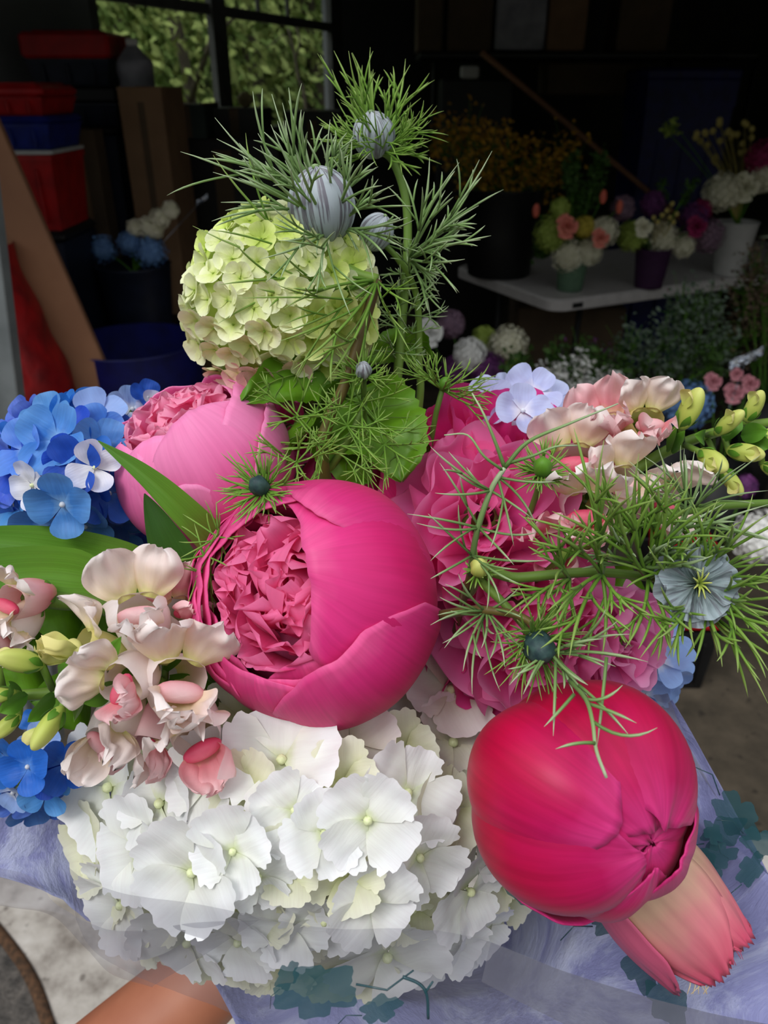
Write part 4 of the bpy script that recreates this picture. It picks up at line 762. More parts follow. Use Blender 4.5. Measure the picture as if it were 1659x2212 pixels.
# ---------- peonies
def peony(name, label, c, R, A, petals, mat, inner=None, inmat=None, nin=0, Rz=1.0, inr=.5, deep=.25, stemd=None, bulge=.02):
    t = thing(name, label, 'flower', c); M0 = frame(A, None, c); k = 0
    mb = MB(); mb.ball(M0, R*.84, R*.84, R*.80*Rz, 24, 16) if not inner else mb.ball(M0 @ Matrix.Translation((0, 0, -R*.18)), R*.80, R*.80, R*.66, 24, 16); mb.build('flower_core', inmat or mat, t)
    for pt in petals:
        phi, hw, tip, off = pt[:4]; kk = pt[4] if len(pt) > 4 else .35; flare = pt[5] if len(pt) > 5 else 0; k += 1; sd = k*3.1; tb = 2.95
        m_ = pt[6] if len(pt) > 6 else mat
        phi, hw, tip = map(math.radians, (phi, hw, tip))
        def f(u, v):
            vv = v; th_tip = tip+kk*abs(u)**2.6*(1-.0*u)+.05*nz(u*2+sd, 0, sd)+.004*math.sin(u*23+sd)*(abs(u) < .95)
            th = tb+(th_tip-tb)*vv; w = .30+.70*math.sin(PI/2*min(vv*1.7, 1)); w *= 1-.10*vv**3
            ph = phi+u*hw*w/max(math.sin(max(min(th, PI-.3), .75)), .62)**.5
            edge = vv**7; r = R*(1+off+.035*nz(u*1.4+sd, vv*1.7, sd)*1.4+flare*vv**3+.012*edge*nz(u*4+sd, 1, 2)*2 - .03*u*u+bulge*((1-u*u)*math.sin(PI*min(vv*1.05, 1))*1.6-.5))
            r += R*.01*math.sin(u*6+sd)*vv**4*nz(sd, u*2, 4)*3
            return (r*math.sin(th)*math.cos(ph), r*math.sin(th)*math.sin(ph), r*math.cos(th)*Rz)
        mb = MB(); mb.grid(f, 30, 30, M0); o = mb.build('petal', m_, t); so_ = o.modifiers.new('t', 'SOLIDIFY'); so_.thickness = .0006
    if inner:
        for i in range(nin):
            q = math.sqrt((i+.5)/nin)*inr; a = i*2.4+.5; sd = i*1.3; rr = R*q
            base = Vector((rr*math.cos(a), rr*math.sin(a), R*(.46-deep*(1-q/inr)-.10*(q/inr)**2)))
            up = (Vector((-math.cos(a)*.12, -math.sin(a)*.12, 1))+Vector((random.uniform(-.35, .35), random.uniform(-.35, .35), 0)))
            Mx = M0 @ frame(up, Vector((-math.sin(a)+random.uniform(-.6, .6), math.cos(a)+random.uniform(-.6, .6), 0)), base)
            Lh = R*random.uniform(.34, .46)*(1.05-.2*q/inr); Wd = R*random.uniform(.24, .36)
            def g(u, v):
                x = u*Wd*(.40+.60*math.sin(PI*.5*min(v*1.5, 1)))*math.sqrt(max(1-max(v-.5, 0)**2*3.6, .06)); z = Lh*(v-.06*u*u*v)
                y = .45*Wd*u*u*v+Wd*.34*v*v*nz(u*1.5+sd, v*1.3, sd)+Wd*.12*v**2*math.sin(u*4+sd)-.42*Lh*v*v*(1 if i % 4 else -.3)
                p = Mx @ Vector((x, y, z+R*.012*math.sin(u*9+sd)*v**5)) - c; l = p.length
                lim = R*(.93+.05*nz(sd, u*2, v*2)); k_ = lim+(l-lim)*.16 if l > lim else l
                return c+p*(k_/l)
            mb = MB(); mb.grid(g, 22, 16); mb.build('inner_petal', inner, t)
    mb = MB(); b = c-(M0.to_3x3() @ Vector((0, 0, 1)))*R*.93; dd = (M0.to_3x3() @ Vector((0, 0, 1)))
    for i in range(4): 
        a = i*PI/2; Mx = M0 @ Matrix.Rotation(a, 4, 'Z')
        mb.grid(lambda u, v: (R*1.03*math.sin(PI-.9*v)*math.cos(u*.5*(1-v*v)), R*1.03*math.sin(PI-.9*v)*math.sin(u*.5*(1-v*v)), R*1.03*math.cos(PI-.9*v)), 6, 8, Mx)
    mb.build('sepals', M['calyx'], t)
    mb = MB(); stem_to(mb, b, stemd or dd, .0036); mb.build('stem', M['stem'], t); return t
PC = P(684, 1296, .345); PR = .0545
peony('peony', 'large hot pink peony at the centre opening to ruffled inner petals', PC, PR, cv(-.25, .34, .90),
    [(0, 40, 36, -.10), (72, 40, 40, -.09), (144, 40, 42, -.09), (216, 40, 46, -.09), (288, 40, 44, -.08),
     (120, 52, 42, -.045), (175, 46, 42, -.035), (262, 44, 50, -.05), (215, 40, 60, -.03), (310, 40, 50, -.05), (60, 46, 38, -.05),
     (12, 74, 15, -.012, .42), (112, 56, 32, -.01), (168, 48, 42, -.015, .3), (196, 46, 50, .01, .35), (250, 52, 48, .0, .5), (205, 46, 60, .025, .4), (176, 46, 58, .035, .4), (182, 40, 72, .06, .4),
     (56, 48, 30, .014, .7), (-56, 52, 46, .035, .5), (150, 40, 60, .025)],
    M['hot'], inner=M['hot_in'], inmat=M['hot_in'], nin=60, inr=.56, deep=.04)
peony('peony', 'crimson pink closed peony bud at the lower right over the pink tulip', P(1262, 1722, .305), .0415, cv(.42, -.12, .89),
    [(40, 80, 2, -.06, .1), (160, 80, 2, -.06, .1), (-80, 80, 2, -.05, .1), (100, 60, 7, -.01, .3), (205, 56, 8, .02, .45), (62, 58, 10, .04, .45), (150, 44, 27, .075, .55, -.02), (-38, 46, 20, .05, .45), (-86, 30, 13, .012, .4), (-98, 42, 76, .13, .6, .08)],
    M['crim'], inmat=M['crim'], Rz=.98, bulge=.085)
peony('peony', 'rose pink half-open peony beside the blue hydrangea at left', P(438, 1000, .385), .0430, cv(-.24, .70, .66),
    [(90, 44, 44, -.08), (160, 40, 46, -.06), (30, 46, 44, -.06), (330, 46, 40, -.04), (200, 44, 50, -.04), (60, 44, 52, .0, .35, .05), (120, 40, 56, .0, .35, .06), (0, 50, 40, .0, .4, .03), (270, 46, 32, .0, .5), (228, 46, 42, .025, .5), (310, 52, 24, .03, .5), (175, 40, 56, .03, .4, .05), (-5, 42, 62, .05, .4, .05), (272, 34, 62, .05, .5)],
    M['rose'], inner=M['rose_in'], inmat=M['rose_in'], nin=40, inr=.6, deep=.05)
peony('peony', 'mostly hidden deep pink peony right behind the central peony and stems', P(770, 1075, .415), .032, cv(.1, .6, .8),
    [(0, 60, 20, 0), (120, 60, 25, .01), (240, 60, 30, .02), (60, 50, 40, .03), (180, 50, 45, .04)], M['hot'], inmat=M['hot'])

# ---------- ruffled blooms on the right
def ruffled(name, label, c, R, A, mat, layers=7, per=7, amp=.10, seed=0, freq=7, spread=1.35, cat_='flower', serr=.02, core=None, group=None):
    t = thing(name, label, cat_, c, group); M0 = frame(A, None, c); rnd = random.Random(seed)
    for l in range(layers):
        k = l/(layers-1); al = .12+spread*k**.9; n = max(3, int(per*(.55+.45*k)))
        for j in range(n):
            a0 = 2*PI*j/n+l*1.1+rnd.uniform(-.2, .2); hw = (3.0/n)*rnd.uniform(1.0, 1.5); sd = seed+l*9.1+j*3.7; L = R*(.50+.62*k)*rnd.uniform(.9, 1.12)
            def f(u, v):
                ph = a0+u*hw*(.45+.55*math.sin(PI/2*min(v*1.6, 1))); fl = max((k-.6)/.4, 0)
                w_ = amp*R*v*v*(math.sin(u*freq+sd)+.5*math.sin(u*freq*2.3+sd*2)+1.8*nz(u*1.8+sd, v*1.5, sd))
                x = L*math.sin(al)*(1.45*v-.45*v**3)*.92+w_; z = L*(math.cos(al)*v+math.sin(al)*(.62-.55*fl)*v**2.4)-R*.12*u*u*v+serr*R*(math.sin(u*19+sd)+1.5*nz(u*7+sd, 2, sd))*v**6-w_*.3*fl
                ph += .10*v*v*math.sin(sd+u*3)
                return (x*math.cos(ph), x*math.sin(ph), z*(1-.35*k)-R*.30)
            mb = MB(); mb.grid(f, 30, 16, M0); mb.build('petal', (core if core and k < .35 else mat), t)
    mb = MB(); mb.lathe([(0, -R*.55), (R*.16, -R*.45), (R*.22, -R*.1), (R*.10, R*.1)], M0, 12); mb.build('sepals', M['calyx'], t)
    mb = MB(); stem_to(mb, c-(M0.to_3x3() @ Vector((0, 0, 1)))*R*.5, M0.to_3x3() @ Vector((0, 0, 1)), .003); mb.build('stem', M['stem'], t); return t
def rnd_off(s): return nz(s, 1.3, 2.2)*1.6
ruffled('ruffled_carnation', 'hot pink ruffled bloom under the pale lilac florets at upper right', P(1075, 975, .405), .044, cv(.1, .55, .8), M['ruf_hot'], 6, 6, .07, 3, 4, 1.25)
ruffled('ruffled_carnation', 'dense pink ruffled bloom at the centre right beneath forked thread leaves', P(1045, 1120, .370), .046, cv(.0, .3, .95), M['ruf_pink'], 6, 6, .10, 11, 3, 1.5)
ruffled('ruffled_carnation', 'pink ruffled bloom with swirled centre below the dense pink one', P(1105, 1275, .372), .045, cv(.1, .1, 1), M['ruf_pink'], 7, 5, .07, 23, 3, 1.45)
ruffled('ruffled_carnation', 'rose pink ruffled bloom directly above the crimson peony bud', P(1185, 1400, .375), .046, cv(.15, -.25, .95), M['ruf_pink'], 6, 5, .09, 31, 3, 1.45)
ruffled('ruffled_carnation', 'mauve pink ruffled bloom at the lower right by the sky blue florets', P(1345, 1385, .372), .029, cv(.4, -.1, .9), M['ruf_pale'], 6, 5, .11, 41, 3, 1.45)
ruffled('ruffled_carnation', 'deep pink ruffled bloom tucked left of the crimson bud above white hydrangea', P(1060, 1440, .395), .036, cv(-.1, -.35, .9), M['ruf_hot'], 6, 6, .06, 47, 4, 1.4)
ruffled('ruffled_carnation', 'hot pink bloom edge tucked between the rose pink peony and viburnum leaf', P(620, 930, .43), .026, cv(.2, .5, .8), M['ruf_pink'], 5, 6, .08, 53, 5, 1.3)

# ---------- snapdragons
def lobe(mb, Mx, L, Wd, curl=.5, ruf=.12, seed=0, cupx=.2):
    def f(u, v):
        w = Wd*(.35+.65*math.sin(PI*.62*min(v*1.25, 1)))*(1-.0*v); k = math.sqrt(max(1-max(v-.55, 0)**2/.2025*.86, .05)); y = L*math.sin(curl*v)/curl; z = L*(1-math.cos(curl*v))/curl
        return (u*w*k, y+ruf*.3*L*nz(u*2+seed, v*2, 1)*v, z-cupx*Wd*u*u+ruf*L*(nz(u*2.2+seed, v*2.4, seed)*1.5+.4*math.sin(u*5+seed)*v)*v)
    mb.grid(f, 16, 14, Mx)
def snapdragon_bloom(root, c, out, up, s, mt='snap_w', mu='snap_w', ml='snap_p', mp='snap_r', seed=0):
    """a two-lipped flower whose mouth looks along out"""
    Z = Vector(out).normalized(); U = (Vector(up)-Z*Vector(up).dot(Z)).normalized(); X = U.cross(Z)
    M0 = Matrix((X, U, Z)).transposed().to_4x4(); M0.translation = c
    mb = MB()
    def tb(u, v):
        a = u*PI; r = s*(.26+.14*math.sin(v*PI*.8)+.04*math.sin(3*a))*(1 if v > .12 else .7+2.5*v); return (r*math.cos(a)*.95, r*math.sin(a)*1.05, s*(-1.0+1.05*v))
    mb.grid(tb, 20, 12, M0); o = mb.build('flower_tube', M[mt], root)
    mb = MB()
    for sg in (-1, 1): lobe(mb, M0 @ Matrix.Translation((sg*s*.14, s*.26, -s*.02)) @ Matrix.Rotation(-sg*.42, 4, 'Z') @ Matrix.Rotation(.45, 4, 'X'), s*.80, s*.40, .8, .26, seed+sg)
    mb.build('upper_lip', M[mu], o)
    mb = MB()
    for a in (-.85, 0, .85): lobe(mb, M0 @ Matrix.Translation((math.sin(a)*s*.12, -s*.2, 0)) @ Matrix.Rotation(PI+a, 4, 'Z') @ Matrix.Rotation(.35, 4, 'X') @ Matrix.Scale(-1, 4, (0, 0, 1)) @ Matrix.Rotation(-.7, 4, 'X'), s*.74, s*.36, -.6, .2, seed+a*3)
    mb.build('lower_lip', M[ml], o)
    mb = MB(); mb.ball(M0 @ Matrix.Translation((0, -s*.07, s*.14)) @ Matrix.Rotation(.3, 4, 'X'), s*.28, s*.15, s*.13, 18, 12, fn=lambda a, b: .9+.18*abs(math.cos(a))); mb.build('throat', M[mp], o)
    mb = MB()
    for k in range(5): mb.grid(lambda u, v: (math.cos(k*1.257+u*.4*(1-v*v))*s*(.1+.26*math.sin(min(v*1.8, 1.57))), math.sin(k*1.257+u*.4*(1-v*v))*s*(.1+.26*math.sin(min(v*1.8, 1.57))), s*(-1.06+.42*v)), 4, 6, M0)
    mb.build('calyx', M['calyx'], o)
def snap_bud(root, c, out, s, seed=0):
    M0 = frame(out, cv(0, 1, 0), c)
    mb = MB(); mb.ball(M0 @ Matrix.Translation((0, 0, s*.35)), s*.34, s*.30, s*.75, 18, 14, fn=lambda a, b: 1+.10*math.cos(2*a+seed)+.05*math.sin(5*a)*math.sin(b)); mb.add([], [])
    o = mb.build('flower_bud', M['snap_bud'], root)
    mb = MB(); lobe(mb, M0 @ Matrix.Translation((0, s*.12, s*.45)) @ Matrix.Rotation(1.35, 4, 'X'), s*.62, s*.30, -.5, .06, seed, .6); mb.build('bud_lip', M['snap_y'], o)
    mb = MB()
    for k in range(5):
        a0 = k*1.257+seed; mb.grid(lambda u, v: (math.cos(a0+u*.5*(1-v**3))*s*(.08+.30*math.sin(min(v*1.9, 1.57))), math.sin(a0+u*.5*(1-v**3))*s*(.08+.28*math.sin(min(v*1.9, 1.57))), s*(-.36+.62*v)), 5, 6, M0)
    mb.build('calyx', M['calyx'], o)
def snapdragon(label, path, r0, r1, blooms, buds, leaves=()):
    t = thing('snapdragon', label, 'flower', path[0]); mb = MB(); sp = cat(path, 8); mb.tube(sp, r0, r1, 9)
    near = lambda c: min(sp, key=lambda p: (p-c).length)
    for b in buds: mb.tube([near(b[0]), b[0]-Vector(b[1]).normalized()*b[2]*.3], .0016, .0016, 5)
    for b in blooms: e = b[0]-Vector(b[1]).normalized()*b[3]*1.0; mb.tube([near(e), e], .0016, .0018, 5)
    mb.build('stem', M['stem'], t)
    for i, b in enumerate(blooms): snapdragon_bloom(t, b[0], b[1], b[2], b[3], *b[4], seed=i*2.7+r0*999)
    for i, b in enumerate(buds): snap_bud(t, b[0], b[1], b[2], i*1.9)
    for a, b, w in leaves:
        mb = MB(); blade(mb, [a, a.lerp(b, .5)+cv(0, 0, .003), b], w, cv(0, 1, .2), .3, None, 6, 0, 5, .1); mb.build('leaf', M['calyx'], t)
    return t
WW = ('snap_w', 'snap_w', 'snap_w', 'snap_p'); WP = ('snap_w', 'snap_w', 'snap_p', 'snap_r'); PP = ('snap_p', 'snap_p', 'snap_p', 'snap_r'); YY = ('snap_y', 'snap_w', 'snap_y', 'snap_y'); RP = ('snap_w', 'snap_p', 'snap_p', 'snap_r')
snapdragon('cream and blush snapdragon with lime buds at the lower left over blue florets', [P(560, 1560, .42), P(400, 1500, .345), P(230, 1480, .325), P(80, 1500, .32), P(-60, 1500, .32)], .0034, .0022,
    [(P(300, 1330, .312), cv(.15, .5, .9), cv(-.2, 1, -.3), .030, WW, ), (P(395, 1320, .335), cv(.5, .6, .6), cv(-.3, 1, 0), .022, RP), (P(262, 1478, .300), cv(-.1, -.15, 1), cv(-.9, .5, 0), .024, WP), (P(385, 1480, .305), cv(.45, .1, .9), cv(.1, 1, -.2), .032, WW),
     (P(430, 1600, .315), cv(.35, -.45, .9), cv(-.5, 1, 0), .028, ('snap_w', 'snap_w', 'snap_p', 'snap_r')), (P(232, 1590, .322), cv(-.25, -.7, .7), cv(1, .5, 0), .026, WW), (P(180, 1395, .318), cv(-.7, .45, .6), cv(.2, 1, 0), .022, YY), (P(320, 1600, .33), cv(0, -.7, .6), cv(-1, .2, 0), .022, PP)],
    [(P(70, 1432, .306), cv(-.7, .3, .6), .0125), (P(120, 1550, .302), cv(-.4, -.75, .6), .0130), (P(15, 1500, .305), cv(-.9, -.1, .4), .0095), (P(30, 1555, .315), cv(-.6, -.6, .3), .009), (P(-20, 1440, .31), cv(-.9, .3, .4), .009)],
    [(P(230, 1450, .315), P(262, 1375, .302), .004), (P(215, 1440, .318), P(235, 1405, .30), .004), (P(130, 1480, .315), P(165, 1425, .298), .0045), (P(50, 1500, .315), P(20, 1480, .297), .0045), (P(120, 1500, .315), P(60, 1560, .300), .0045), (P(190, 1500, .315), P(160, 1560, .298), .0045), (P(60, 1500, .31), P(0, 1540, .300), .004), (P(250, 1480, .315), P(180, 1520, .300), .0045)])
snapdragon('snapdragon with red and cream blossom on a thick pale stem at the left edge', [P(480, 1470, .40), P(260, 1325, .355), P(120, 1298, .345), P(0, 1290, .34), P(-120, 1280, .34)], .0042, .0036,
    [(P(28, 1300, .325), cv(-.35, -.1, 1), cv(.35, 1, 0), .021, ('snap_p', 'snap_w', 'snap_w', 'snap_r')), (P(20, 1375, .328), cv(-.2, -.6, .8), cv(.9, .4, 0), .020, WW), (P(-50, 1340, .33), cv(-.6, 0, .8), cv(.1, 1, 0), .022, WP)], [])
snapdragon('blush snapdragon with yellow-green bud tip pointing right at the upper right', [P(1130, 1200, .42), P(1260, 1100, .392), P(1420, 985, .385), P(1560, 930, .385), P(1720, 905, .385)], .0036, .0022,
    [(P(1238, 1000, .372), cv(-.35, .2, 1), cv(-.1, 1, 0), .030, WP), (P(1315, 925, .378), cv(-.3, .55, .8), cv(-.3, 1, 0), .027, PP), (P(1398, 915, .368), cv(.05, .15, 1), cv(0, 1, 0), .024, ('snap_y', 'snap_w', 'snap_p', 'snap_p')), (P(1265, 1105, .352), cv(-.15, -.25, 1), cv(.0, 1, 0), .029, ('snap_w', 'snap_w', 'snap_p', 'snap_r')),
     (P(1345, 1045, .362), cv(.1, .1, 1), cv(-.3, 1, 0), .026, WW), (P(1430, 1085, .368), cv(.35, -.3, .9), cv(.1, 1, 0), .027, ('snap_w', 'snap_w', 'snap_w', 'snap_r')), (P(1200, 1180, .362), cv(-.2, -.5, .9), cv(-.2, 1, 0), .025, PP)],
    [(P(1480, 905, .368), cv(.25, .8, .5), .0150), (P(1560, 925, .366), cv(.4, .5, .8), .0125), (P(1620, 895, .376), cv(.3, .9, .4), .0115), (P(1590, 975, .372), cv(.8, -.2, .6), .012), (P(1525, 985, .364), cv(.3, -.5, .8), .0135), (P(1570, 1025, .376), cv(.4, -.8, .4), .0115), (P(1645, 950, .376), cv(.9, .3, .4), .012), (P(1660, 1010, .38), cv(.8, -.4, .4), .010)],
    [(P(1440, 975, .38), P(1462, 915, .368), .0042), (P(1450, 975, .38), P(1480, 930, .366), .0042), (P(1600, 940, .38), P(1659, 930, .366), .005), (P(1520, 950, .38), P(1500, 940, .364), .004), (P(1560, 950, .38), P(1600, 900, .372), .004), (P(1610, 950, .38), P(1659, 970, .372), .005)])

# ---------- tulip leaves and tulip
def strap(v): return (.55+.45*math.sin(PI*min(v*1.2, 1)))*(1 if v < .7 else max(1-((v-.7)/.3)**2, .02))
def lens(v): return math.sin(PI*min(max(v, 0)**.8, 1))**.9
t = thing('tulip_foliage', 'long smooth green tulip leaves reaching in from the left edge', 'leaves', P(340, 1270, .35))
mb = MB(); blade(mb, [P(365, 1268, .372), P(260, 1215, .36), P(120, 1180, .355), P(-20, 1165, .35), P(-160, 1170, .35)], .0098, cv(.1, 1, .1), .12, lambda v: .62+.45*math.sin(PI*min(v+.25, 1)), 10, 0, 9, .05, 1); mb.build('leaf', M['tleaf'], t)
mb = MB(); blade(mb, [P(300, 1290, .365), P(200, 1245, .352), P(80, 1230, .345), P(-120, 1250, .34)], .0100, cv(.1, 1, .1), .15, lambda v: .25+.85*min(v*2.2, 1), 10, 0, 9, .05, 2); mb.build('leaf', M['tleaf'], t)
mb = MB(); mb.tube(bez(P(365, 1268, .372), P(500, 1400, .42), P(700, 1700, .5), G0, n=12), .003, .003, 7); mb.build('stem', M['stem'], t)
t = thing('pointed_leaf', 'folded green leaf pointing up-left across the rose pink peony', 'leaf', P(440, 1170, .35))
mb = MB(); blade(mb, [P(500, 1215, .36), P(420, 1130, .338), P(320, 1035, .325), P(212, 952, .318)], .0078, cv(.66, .62, -.45), .5, lambda v: .95*(1-v**2.2)+.03, 10, 0, 10, .04, 3); mb.build('leaf_blade', M['tleaf'], t)
mb = MB(); mb.tube(bez(P(500, 1215, .36), P(560, 1300, .43), G0, n=10), .003, .003, 7); mb.build('stem', M['stem'], t)
t = thing('pointed_leaf', 'upright dark green leaf standing beneath the folded leaf', 'leaf', P(380, 1260, .35))
mb = MB(); blade(mb, [P(420, 1300, .36), P(388, 1230, .345), P(350, 1150, .338), P(312, 1066, .335)], .0122, cv(1, -.2, -.35), .22, lambda v: math.sin(PI*(.62-.0*v)*1)*(1-v**2.0)**.9+.02, 10, 0, 10, .05, 4); mb.build('leaf_blade', M['tleaf_d'], t)
mb = MB(); mb.tube(bez(P(420, 1300, .36), P(520, 1420, .43), G0, n=10), .003, .003, 7); mb.build('stem', M['stem'], t)
t = thing('pointed_leaf', 'dark green leaf tip touching the left side of the central peony', 'leaf', P(450, 1380, .33))
mb = MB(); blade(mb, [P(500, 1400, .345), P(450, 1385, .322), P(368, 1385, .312)], .0100, cv(0, 1, -.2), .25, lambda v: (1-v**1.3)*.9+.02, 10, 0, 10, .05, 5); mb.build('leaf_blade', M['tleaf_d'], t)
mb = MB(); mb.tube(bez(P(500, 1400, .345), P(600, 1500, .43), G0, n=10), .003, .003, 7); mb.build('stem', M['stem'], t)
t = thing('pointed_leaf', 'bright green leaf showing just above the crimson peony bud', 'leaf', P(1250, 1500, .34))
mb = MB(); blade(mb, [P(1180, 1520, .36), P(1250, 1500, .34), P(1340, 1512, .335)], .0055, cv(0, 1, .2), .25, None, 8, 0, 8, .05, 5); mb.build('leaf_blade', M['leaf'], t)
mb = MB(); mb.tube(bez(P(1180, 1520, .36), P(1100, 1600, .43), G0, n=10), .0025, .0025, 7); mb.build('stem', M['stem'], t)
# tulip
ta = P(1290, 1775, .362); tb_ = P(1578, 2085, .345); tax = (tb_-ta).normalized(); TL = (tb_-ta).length
t = thing('tulip', 'drooping pink and cream tulip with fringed tips below the crimson peony bud', 'flower', ta)
M0 = frame(tax, cv(0, 0, 1), ta)
for i, (a0, mt, off, hw, cl) in enumerate(((120, 'tulip_p', .85, 62, 0), (-120, 'tulip_p', .9, 60, .0), (180, 'tulip_p', .88, 64, .0), (-58, 'tulip', 1.0, 60, -.12), (22, 'tulip', 1.06, 66, -.12), (86, 'tulip_p', 1.08, 46, .25))):
    def f(u, v, a0=math.radians(a0), off=off, hw=math.radians(hw), cl=cl, i=i):
        w = (.75+.35*math.sin(PI*.5*min(v*1.6, 1)))*(1 if v < .75 else 1-.45*((v-.75)/.25)**2); r = .0182*off*(.60+.45*math.sin(PI*(.10+.78*v)))*(1+cl*v*v); ph = a0+u*hw*w
        z = TL*(v-.06*u*u*v)*(.95 if i != 5 else .9)+.0012*math.sin(u*37+i)*v**8; r += .0006*nz(u*4, v*3, i)+.0010*math.sin(u*17+i*2)*v**7
        return (r*math.cos(ph)*1.1, r*math.sin(ph)*1.4, z)
    mb = MB(); mb.grid(f, 28, 26, M0); o = mb.build('petal', M[mt], t); o.modifiers.new('t', 'SOLIDIFY').thickness = .0007
mb = MB()
for k in range(44):
    u = random.uniform(-1, 1); a = random.uniform(0, 6.28); p = M0 @ Vector((.0105*math.cos(a), .0125*math.sin(a), TL*random.uniform(.86, .93))); d = (tax+Vector((random.gauss(0, .5), random.gauss(0, .5), random.gauss(0, .5)))).normalized(); mb.tube([p, p+d*.0022, p+d*.004+cv(0, -.001, 0)], .00035, .00012, 4)
mb.build('fringe', M['tulip_p'], t)
mb = MB()
for k in range(7): p = P(1492+k*6, 2112, .342); mb.tube([p, p+cv(random.uniform(-.002, .002), -.003, .001), p+cv(random.uniform(-.004, .004), -.006, .002)], .0004, .0002, 4)
mb.build('pale_fringe', M['stamen'], t)
mb = MB(); stem_to(mb, ta, -tax*-1, .0035); mb.build('stem', M['stem'], t)

# ---------- nigella with thread leaves
def frond(mb, p0, p1, r=.0007, depth=2, bend=None, seed=None, wid=.5):
    L = (p1-p0).length
    if bend is None: bend = Vector((random.gauss(0, 1), random.gauss(0, 1), random.gauss(0, 1)))*L*.10
    pts = bez(p0, (p0+p1)/2+bend, p1, n=7)
    mb.tube(pts, 0, 0, 5, rf=lambda f: r*(1-.25*f) if f < .7 else r*(.825)*(1-(f-.7)/.3*.88))
    if depth <= 0 or L < .005: return
    ax = (p1-p0).normalized(); o = ax.orthogonal().normalized(); roll = random.uniform(0, 6.28); n = random.choice((2, 2, 3)) if depth > 1 else random.choice((1, 1, 2))
    for k in range(n):
        f = (.30 if depth > 1 else .2)+.45*(k+random.random()*.6)/n; i = min(int(f*7), 6); b = pts[i]; tdir = (pts[i+1]-pts[i]).normalized()
        roll += PI+random.uniform(-.6, .6); s_ = Matrix.Rotation(roll, 3, ax) @ o; ln = L*(1-f)*random.uniform(.75, 1.25)*wid*2
        d = (tdir+s_*random.uniform(.40, .8)).normalized()
        frond(mb, b, b+d*ln, r*.82, depth-1, bend=tdir*ln*.14)
def nig_head(root, c, A, R, open_=False, mat='nigbud', rz=1.1):
    M0 = frame(A, None, c)
    if not open_:
        for k in range(5):
            a0 = k*2*PI/5
            def f(u, v):
                th = PI*(1-v)*.985+.02; ph = a0+u*.72; r = R*(.93+.14*math.cos(u*PI*.5)); return (r*math.sin(th)*math.cos(ph), r*math.sin(th)*math.sin(ph), r*rz*math.cos(th))
            mb = MB(); mb.grid(f, 12, 18, M0); mb.build('bud_segment', M[mat], root)
        mb = MB(); mb.lathe([(0, R*rz*.96), (R*.16, R*rz*1.0), (R*.1, R*rz*1.1), (0, R*rz*1.12)], M0, 8); mb.build('bud_tip', M['thread_d'], root)
    else:
        for k in range(14):
            a0 = k*2.4; q = k/14
            def f(u, v):
                r = R*v*(1-.25*q)*(1-.12*u*u); w = .48*(.3+.7*math.sin(PI*.6*v)); ph = a0+u*w*1.3; return (r*math.cos(ph), r*math.sin(ph), R*(.30*q+.15*v*v*(q-.2)+.10*math.sin(u*7+k)*v+.12*nz(u*3+k, v*3, k)))
            mb = MB(); mb.grid(f, 16, 10, M0); mb.build('petal', M['nigfl'], root)
        mb = MB()
        for k in range(9): a = k*.7; mb.tube([M0 @ Vector((0, 0, R*.2)), M0 @ Vector((math.cos(a)*R*.10, math.sin(a)*R*.14, R*.45)), M0 @ Vector((math.cos(a)*R*.2, math.sin(a)*R*.34, R*.5))], R*.035, R*.012, 5)
        mb.build('flower_centre', M['snap_bud'], root)
def collar(mb, c, A, n, L, r=.0006, up=.3, depth=2, jit=.3):
    M3 = frame(A, None, c).to_3x3()
    for k in range(n):
        a = 2*PI*k/n+random.uniform(-jit, jit); e = up+random.uniform(-.45, .5); l = L*random.uniform(.65, 1.2); d = (M3 @ Vector((math.cos(a), math.sin(a), e))).normalized(); frond(mb, c, c+d*l, r, depth, bend=(M3 @ Vector((math.cos(a), math.sin(a), -.35)))*l*.15)
def listed(mb, base, tips, d0, dspread, r=.0009, depth=2, bendk=-.10):
    for x, y in tips:
        d = d0+random.uniform(-dspread, dspread); p1 = P(x, y, d); L = (p1-base).length; v = (p1-base).normalized(); s_ = v.cross(cv(0, 0, 1)).normalized()
        frond(mb, base, p1, r, depth, bend=s_*L*bendk*random.choice((1, 1, -1))+cv(0, 0, random.uniform(-.3, .3)*L*.3))
# the big striped one on top
t = thing('nigella', 'thread-leaved stem with large striped blue-grey bud over the green snowball head', 'flower', P(712, 480, .372))
nig_head(t, P(693, 446, .366), cv(-.12, .9, .45), .0155, rz=1.08)
mb = MB(); knee = P(815, 605, .372)
mb.tube(cat([P(722, 490, .374), P(738, 560, .374), P(768, 590, .373), knee], 6), .0020, .0030, 8); mb.build('flower_stalk', M['stem'], t)
mb = MB(); mb.tube(cat([knee, P(790, 690, .372), P(745, 830, .37), P(712, 905, .368), P(698, 1000, .372), P(740, 1250, .42), G0], 7), .0024, .0034, 9); mb.build('stem', M['stem_b'], t)
mb = MB(); b1 = P(722, 492, .372)
listed(mb, b1, [(464, 254), (460, 372), (468, 300), (477, 437), (610, 222), (587, 203), (585, 269), (557, 288), (713, 258), (690, 294), (650, 262), (640, 330), (800, 330), (850, 400), (760, 300), (560, 350), (880, 470)], .345, .03, .00085, 2)
listed(mb, b1, [(860, 420), (800, 520), (600, 520), (640, 560), (560, 560), (880, 540), (700, 600)], .34, .02, .0007, 2)
mb.build('thread_leaves', M['thread_d'], t)
mb = MB(); listed(mb, knee, [(416, 488), (485, 650), (553, 659), (473, 535), (612, 667), (630, 800), (700, 830), (530, 600), (640, 620)], .345, .02, .00085, 2)
listed(mb, knee, [(680, 700), (740, 740), (600, 720), (650, 560), (900, 660), (880, 720)], .35, .02, .00065, 2)
mb.build('thread_leaves', M['thread'], t)
